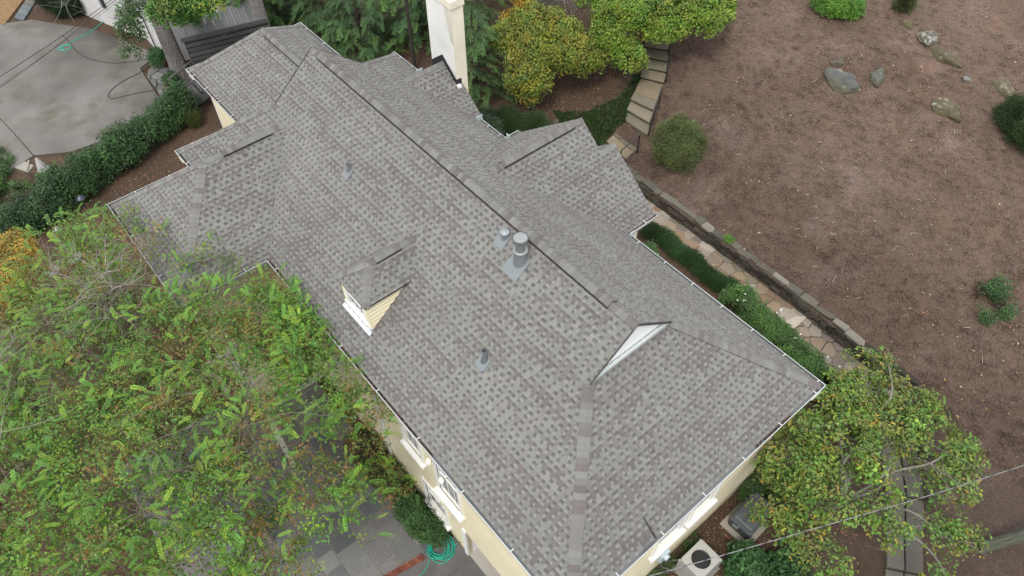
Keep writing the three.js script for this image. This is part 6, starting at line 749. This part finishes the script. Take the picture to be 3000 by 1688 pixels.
leafTree('dogwood', 'dogwood with pale bare branches reaching over the generator and grey path', { pts: [[13.1, -5.2, -4.6], [13.0, -4.4, -4.5], [13.1, -3.7, -4.4]], r: 0.1, limb: 0.05, col: [0.33, 0.30, 0.26], limbCol: [0.45, 0.42, 0.37], high: 0.75, o: { sub: 5, twig: 3, kink: 0.3 }, every: 2 },
  [[11.3, -2.6, -7.9, 0.8, 0.5, 0.6, 0.7], [11.4, -2.9, -5.2, 1.0, 0.7, 1.0], [11.6, -2.7, -6.6, 1.0, 0.7, 1.0], [12.6, -2.8, -7.6, 1.1, 0.6, 0.9, 0.9], [13.6, -2.8, -7.4, 1.0, 0.6, 0.8, 0.75], [12.8, -2.5, -6.3, 1.1, 0.6, 0.9, 0.8], [12.2, -2.4, -4.9, 1.1, 0.7, 1.0], [13.4, -2.5, -5.3, 0.9, 0.6, 0.8, 0.55], [11.6, -2.8, -3.6, 0.9, 0.6, 0.8], [12.6, -2.6, -3.4, 1.0, 0.6, 0.8], [14.4, -2.9, -7.3, 0.8, 0.55, 0.8, 0.6], [14.8, -2.9, -6.3, 0.7, 0.5, 0.7, 0.6], [14.1, -2.7, -4.1, 0.7, 0.5, 0.6, 0.5], [15.2, -2.9, -4.8, 0.7, 0.5, 0.7, 0.55], [15.7, -3.0, -5.6, 0.5, 0.4, 0.5, 0.6], [13.0, -2.9, -2.3, 0.7, 0.5, 0.6, 0.8], [12.1, -3.2, -2.4, 0.6, 0.45, 0.5, 0.6], [13.8, -3.0, -2.2, 0.6, 0.45, 0.6, 0.5], [15.9, -3.1, -4.0, 0.5, 0.4, 0.5, 0.5]], dog, 36, [[0.075, 0.175, 0.024], [0.105, 0.215, 0.027], [0.14, 0.215, 0.03], [0.16, 0.175, 0.035], [0.08, 0.16, 0.027]], 611, { gap: -0.08, freq: 1.2, depth: 0.7 });
// ---- yellow green trees behind the house
const yel = [clusterGeo(20, 0.26, 0.12, 0.06, 621, { droop: 0.9 }), clusterGeo(20, 0.26, 0.12, 0.06, 622, { droop: 0.7 })];
leafTree('dogwood', 'golden yellow green dogwood right of the chimney over the dark needle bed', { pts: [[-8.2, -4.5, -11.3], [-8.0, -3.2, -11.2], [-7.7, -2.6, -11.0]], r: 0.11 },
  [[-6.9, -2.2, -10.6, 1.35, 0.75, 1.2], [-7.9, -1.9, -11.6, 1.2, 0.7, 1.1], [-5.9, -2.2, -11.5, 1.1, 0.7, 1.0], [-5.3, -2.3, -12.2, 0.8, 0.5, 0.8], [-6.2, -2.6, -9.6, 1.1, 0.7, 0.9], [-8.6, -2.3, -10.6, 1.0, 0.7, 0.9], [-7.0, -1.8, -11.9, 1.2, 0.6, 1.0], [-5.9, -3.2, -9.3, 0.6, 0.5, 0.5, 0.7]], yel, 52, [[0.17, 0.22, 0.02], [0.22, 0.24, 0.02], [0.13, 0.2, 0.025], [0.26, 0.22, 0.02], [0.10, 0.17, 0.025]], 631, { gap: -0.2, wob: 0.6, freq: 1.3 });
leafTree('dogwood', 'large bright yellow green dogwood at the top beside the garden steps', { pts: [[-6.3, -3.2, -16.4], [-6.2, -2.0, -16.2], [-6.0, -1.2, -15.9]], r: 0.13 },
  [[-5.2, -1.1, -14.3, 1.4, 0.9, 1.3], [-6.3, -0.6, -15.6, 1.6, 0.9, 1.4], [-4.3, -1.2, -15.2, 1.3, 0.9, 1.2], [-3.4, -0.9, -16.5, 1.5, 0.9, 1.4], [-5.0, -0.4, -17.0, 1.7, 0.9, 1.5], [-6.9, -1.0, -14.4, 1.0, 0.7, 0.9, 0.8], [-3.9, -0.8, -17.8, 1.2, 0.8, 1.1], [-4.9, -1.8, -13.3, 1.0, 0.7, 0.8], [-6.6, -0.3, -17.6, 1.5, 0.9, 1.4], [-4.0, -2.2, -13.3, 0.7, 0.6, 0.6]], yel, 48, [[0.11, 0.23, 0.02], [0.15, 0.26, 0.025], [0.19, 0.27, 0.03], [0.08, 0.18, 0.02], [0.24, 0.26, 0.03]], 641, { gap: -0.22, wob: 0.6, freq: 1.2 });
leafTree('young_tree', 'sparse orange yellow sapling between the hemlocks and the bare branches', { pts: [[-10.4, -4.2, -13.2], [-10.2, -2.5, -13.0], [-10.0, -1.2, -12.8]], r: 0.05, o: { sub: 2, twig: 1 } }, [[-10.0, -1.0, -12.6, 0.55, 0.9, 0.5], [-9.6, -1.9, -12.2, 0.5, 0.6, 0.5], [-9.5, -2.4, -11.6, 0.7, 0.5, 0.5, 0.7], [-10.2, -0.2, -12.9, 0.5, 0.7, 0.5]], yel, 40, [[0.34, 0.24, 0.02], [0.28, 0.24, 0.03], [0.36, 0.2, 0.03]], 651, { gap: -0.15 });
{ const t = thing('bare_tree', 'leafless grey tree with arching branches over the dark bed at the top', 'tree'), r = rngOf(661), c = [0.36, 0.33, 0.30], T = []; for (let i = 0; i < 9; i++) T.push([-9.0 + (r() - 0.3) * 3.4, -2.2 - r() * 1.2, -13.3 + (r() - 0.5) * 2.6]); trunk(t, [[-11.0, -3.9, -14.8], [-10.6, -2.0, -14.4], [-10.2, -0.7, -14.0]], 0.08, 0.05, c); limbs(t, 'limb', [-10.2, -0.7, -14.0], 0.034, T, c, 663, { sub: 7, twig: 5, rise: 0.5 });
  const k = thing('tree_trunk', 'dark straight tree trunk rising from the needle bed at the top', 'tree'); trunk(k, [[-11.3, -3.8, -14.9], [-11.3, 0, -14.9], [-11.25, 6, -14.9]], 0.17, 0.13, [0.055, 0.045, 0.04]); }
// ---- hemlocks
const fronds = [frondGeo(701), frondGeo(702)], hem = [[0.035, 0.115, 0.022], [0.055, 0.15, 0.026], [0.08, 0.185, 0.03], [0.045, 0.13, 0.035]];
function hemlock(label, x, z, h, R, seed, o = {}) {
  const t = thing('hemlock', label, 'tree', [0, 0, 0], 0), r = rngOf(seed), y0 = H(x, z), L = [[], []], col = [0.07, 0.05, 0.04]; trunk(t, [[x, y0 - 0.1, z], [x, y0 + h * 0.5, z], [x, y0 + h, z]], 0.17, 0.02, col); const m = new MB();
  for (let y = 0.7; y < h; y += 0.30) { const rad = R * Math.pow(1 - y / h, 0.7) * (0.8 + 0.35 * r()) + 0.15, n = Math.max(4, Math.round(rad * 4.2)); for (let i = 0; i < n; i++) { const a = (i + r()) / n * 6.283, rr = rad * (0.75 + 0.4 * r()), dr = 0.30 + 0.2 * r(), bx = Math.cos(a), bz = Math.sin(a); if (r() < 0.25) m.tube([[x, y0 + y, z], [x + bx * rr * 0.6, y0 + y - dr * rr * 0.25, z + bz * rr * 0.6], [x + bx * rr, y0 + y - dr * rr * 0.75, z + bz * rr]], 0.018, 4, [0.16, 0.13, 0.11], 5, 0.005);
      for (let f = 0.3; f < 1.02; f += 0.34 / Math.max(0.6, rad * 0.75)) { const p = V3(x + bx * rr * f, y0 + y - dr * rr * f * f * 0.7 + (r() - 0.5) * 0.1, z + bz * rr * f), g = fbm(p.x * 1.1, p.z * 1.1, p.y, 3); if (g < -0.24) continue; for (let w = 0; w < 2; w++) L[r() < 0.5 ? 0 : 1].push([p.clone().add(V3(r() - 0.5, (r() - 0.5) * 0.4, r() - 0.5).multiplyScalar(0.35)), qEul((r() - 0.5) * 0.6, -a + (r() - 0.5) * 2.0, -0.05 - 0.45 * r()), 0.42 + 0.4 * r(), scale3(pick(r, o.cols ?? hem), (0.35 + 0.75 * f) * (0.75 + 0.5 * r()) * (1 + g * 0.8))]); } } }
  m.build('branch', M.bark, t); fronds.forEach((g, i) => instances('crown', g, L[i], t)); }
hemlock('feathery dark green hemlock directly behind the far left wing, left of the clearing', -15.2, -6.9, 6.4, 2.3, 711); hemlock('hemlock rising behind the ridge end, right of the grey oak trunk', -18.3, -6.6, 6.2, 1.9, 713); hemlock('hemlock at the top edge left of the chimney', -14.0, -9.6, 6.2, 2.3, 715); hemlock('hemlock close behind the chimney on its right side', -8.6, -8.6, 4.2, 1.7, 717, { cols: [[0.065, 0.17, 0.03], [0.09, 0.2, 0.035], [0.05, 0.14, 0.03]] }); hemlock('taller hemlock behind the chimney at the top edge', -11.6, -10.6, 5.6, 1.9, 719, { cols: [[0.065, 0.16, 0.03], [0.09, 0.2, 0.035], [0.05, 0.13, 0.03]] }); hemlock('hemlock between the deck and the grey oak trunk behind the ridge', -19.7, -3.6, 4.0, 1.4, 721); hemlock('dark hemlock far behind the bare tree at the top edge', -13.4, -15.0, 6, 2.0, 723); hemlock('hemlock deep in the shade behind the timber deck', -21.4, -5.8, 6.5, 2.2, 725); hemlock('small hemlock above the deck boards beside the oak trunk', -19.6, -4.6, 5.0, 1.5, 727);
{ const k = thing('tree_trunk', 'thin dark trunk in the shaded clearing left of the chimney', 'tree'); trunk(k, [[-12.2, -4.4, -7.8], [-12.2, -2, -7.8], [-12.2, 2, -7.8]], 0.09, 0.07, [0.05, 0.042, 0.036]); }
// ---- two oaks whose trunks pass out of the picture
const oakCol = [0.27, 0.25, 0.245];
function oak(label, x, z, r, h, lobes, cols, seed, limbsTo) { const t = thing('oak_tree', label, 'tree'), y0 = H(x, z), m = new MB(), n = 30, sg = 22, rr = rngOf(seed); 
  const c = new THREE.CatmullRomCurve3([V3(x + 0.02, y0 - 0.2, z), V3(x, y0 + 0.6, z), V3(x, y0 + h * 0.5, z), V3(x - 0.1, y0 + h, z + 0.05)]), g = new THREE.TubeGeometry(c, n, r, sg), P = g.attributes.position, U = g.attributes.uv; for (let i = 0; i <= n; i++) for (let j = 0; j <= sg; j++) { const q = i * (sg + 1) + j, o = c.getPointAt(i / n), f = i / n, a = j / sg * 6.283, k = (1 - 0.35 * f + 0.55 * Math.exp(-f * 22)) * (1 + 0.05 * Math.sin(a * 5 + f * 3) + 0.05 * nz(Math.cos(a) * 3, f * 14, Math.sin(a) * 3 + seed)); P.setXYZ(q, o.x + (P.getX(q) - o.x) * k, o.y, o.z + (P.getZ(q) - o.z) * k); U.setXY(q, j / sg * 2.4, f * h); } g.computeVertexNormals(); m.geo(g, null, oakCol).build('trunk', M.bark, t);
  if (limbsTo) { const w = new MB(); for (const L of limbsTo) w.tube(L, 0.05, 6, [0.5, 0.49, 0.46], 14, 0.012); w.build('limb', M.bark, t); }
  if (lobes.length) shrubOn('', '', lobes, oakL, 40, cols, seed, { thing: t, core: false, part: 'crown', gap: -0.2 }); return t; }
oak('massive grey oak trunk beside the timber stairs, leafy at the top edge', -20.25, 0.45, 0.37, 15, [[-16.3, 0.1, 0.4, 1.0, 0.8, 0.9], [-15.6, 0.3, -0.2, 0.8, 0.7, 0.7], [-15.5, 0.3, 1.2, 0.6, 0.5, 0.5], [-18.9, -1.6, -0.7, 0.8, 0.5, 0.7], [-17.2, -0.8, 0.0, 0.7, 0.6, 0.6], [-15.0, 0.2, -0.8, 0.5, 0.4, 0.5, 0.7]], [[0.06, 0.17, 0.025], [0.08, 0.2, 0.03], [0.05, 0.14, 0.025], [0.07, 0.18, 0.03], [0.2, 0.24, 0.03]], 801);
oak('smooth grey oak trunk rising behind the far ridge end', -18.1, -3.4, 0.33, 15, [], [], 803);
{ const t = leafTree('young_tree', 'white barked sapling with dark leaves leaning over the concrete court', { pts: [[-24.4, -5.7, -1.0], [-23.0, -3.2, 0.2], [-21.2, -1.9, 1.2]], r: 0.05, limb: 0.03, col: [0.55, 0.54, 0.5], o: { sub: 5, twig: 3 } }, [[-20.6, -2.0, 1.5, 0.6, 0.6, 0.5], [-19.8, -2.4, 1.9, 0.5, 0.8, 0.5], [-21.4, -1.8, 0.7, 0.6, 0.5, 0.5], [-19.6, -3.0, 2.3, 0.4, 0.5, 0.4, 0.7], [-20.6, -1.7, 0.6, 0.6, 0.4, 0.5]], dog, 36, [[0.03, 0.085, 0.02], [0.045, 0.11, 0.025]], 811, { gap: -0.1 }); }
{ const t = thing('bare_tree', 'leafless white twigs hanging into the top left corner before the yew', 'tree'), c = [0.55, 0.55, 0.52], m = new MB(), r = rngOf(821), root = [-25.5, -1.6, 1.8]; trunk(t, [[-30.5, -5.7, -1.5], [-28.4, -2.8, 0.2], root], 0.07, 0.04, c); limbs(t, 'limb', root, 0.02, [[-24.2, -3.1, 4.2], [-23.4, -2.9, 3.4], [-22.9, -2.7, 2.6]], c, 823, { sub: 6, twig: 3, rise: 0.2, kink: 0.5 }); }
{ const t = thing('tree_trunk', 'leaning grey green trunk at the lower right edge', 'tree'); trunk(t, [[16.35, -4.95, -6.95], [16.9, -4.2, -7.8], [17.6, -3.3, -8.9], [19.5, -0.5, -11.5]], 0.17, 0.13, [0.085, 0.095, 0.07]); }
// ---- litter
{ const r = rngOf(901), lg = clusterGeo(1, 0.001, 0.11, 0.055, 902, { droop: 0 }), L = []; for (let i = 0; i < 4200; i++) { const x = lerp(-12, 19, r()), z = lerp(-30, -9.7, Math.pow(r(), 0.75)); if (isWoods(x, z) || fbm(x * 0.5, z * 0.5, 8, 4) < -0.18 + 0.3 * r()) continue; L.push([V3(x, H(x, z) + bumpy(x, z) + 0.025, z), qEul((r() - 0.5) * 0.7, r() * 6.283, (r() - 0.5) * 0.7), 0.35 + 0.75 * r() * r(), pick(r, [[0.26, 0.18, 0.1], [0.3, 0.22, 0.13], [0.2, 0.11, 0.05], [0.28, 0.17, 0.06], [0.16, 0.09, 0.05], [0.4, 0.34, 0.26]])]); }
  const R = (name, list, label) => { const m = instances(name, lg, list, null, M.flat); m.userData = { label, category: 'fallen leaves', kind: 'stuff' }; }; R('leaf_litter', L, 'pale and orange fallen leaves scattered over the brown straw slope');
  const L2 = []; for (let i = 0; i < 2600; i++) { const k = r(), x = k < 0.5 ? lerp(-16, -8, r()) : k < 0.75 ? lerp(10.9, 14, r()) : lerp(-9, -4, r()), z = k < 0.5 ? lerp(2, 11, r()) : k < 0.75 ? lerp(-5, 1, r()) : lerp(-14, -9.6, r()); L2.push([V3(x, H(x, z) + bumpy(x, z) + 0.02, z), qEul((r() - 0.5) * 0.7, r() * 6.283, (r() - 0.5) * 0.7), 0.4 + 0.6 * r(), pick(r, [[0.26, 0.13, 0.06], [0.18, 0.08, 0.04], [0.3, 0.18, 0.09], [0.12, 0.065, 0.04]])]); } R('leaf_litter', L2, 'brown fallen leaves and bark chips over the dark garden beds');
  const tw = new MB(); for (let i = 0; i < 110; i++) { const x = lerp(-1, 17, r()), z = lerp(-28, -10, r()), a = r() * 6.283, l = 0.08 + 0.22 * r() * (0.4 + r()), y = (xx, zz) => H(xx, zz) + bumpy(xx, zz) + 0.03, x2 = x + Math.cos(a) * l, z2 = z + Math.sin(a) * l; tw.tube([[x, y(x, z), z], [(x + x2) / 2 + 0.02, y((x + x2) / 2, (z + z2) / 2) + 0.02, (z + z2) / 2 + 0.02], [x2, y(x2, z2), z2]], 0.008, 4, pick(r, [[0.35, 0.29, 0.22], [0.25, 0.19, 0.14], [0.42, 0.38, 0.33]]), 4); } const o = tw.build('fallen_twigs', M.flat, null, 'stuff'); Object.assign(o.userData, { label: 'thin pale fallen twigs lying on the straw slope', category: 'twigs' });
  const nd = clusterGeo(16, 0.16, 0.15, 0.005, 905, { flat: 0.15, droop: 0 }), L3 = []; for (let i = 0; i < 9000; i++) { const x = lerp(-12, 19, r()), z = lerp(-27, -9.6, Math.pow(r(), 0.8)); if (isWoods(x, z)) continue; const t = strawTint(x, z); L3.push([V3(x, H(x, z) + bumpy(x, z) + 0.012, z), qEul((r() - 0.5) * 0.3, r() * 6.283, (r() - 0.5) * 0.3), 0.7 + 0.6 * r(), pick(r, [[0.10, 0.066, 0.048], [0.13, 0.09, 0.066], [0.075, 0.05, 0.038], [0.15, 0.105, 0.075]]).map((v, k) => v * t[k] * (0.8 + 0.4 * r()))]); } const ns = instances('pine_straw', nd, L3, null, M.flat); ns.userData = { label: 'brown pine needles covering the slope behind the stone wall', category: 'pine straw', kind: 'stuff' }; }
renderer.render(scene, camera);
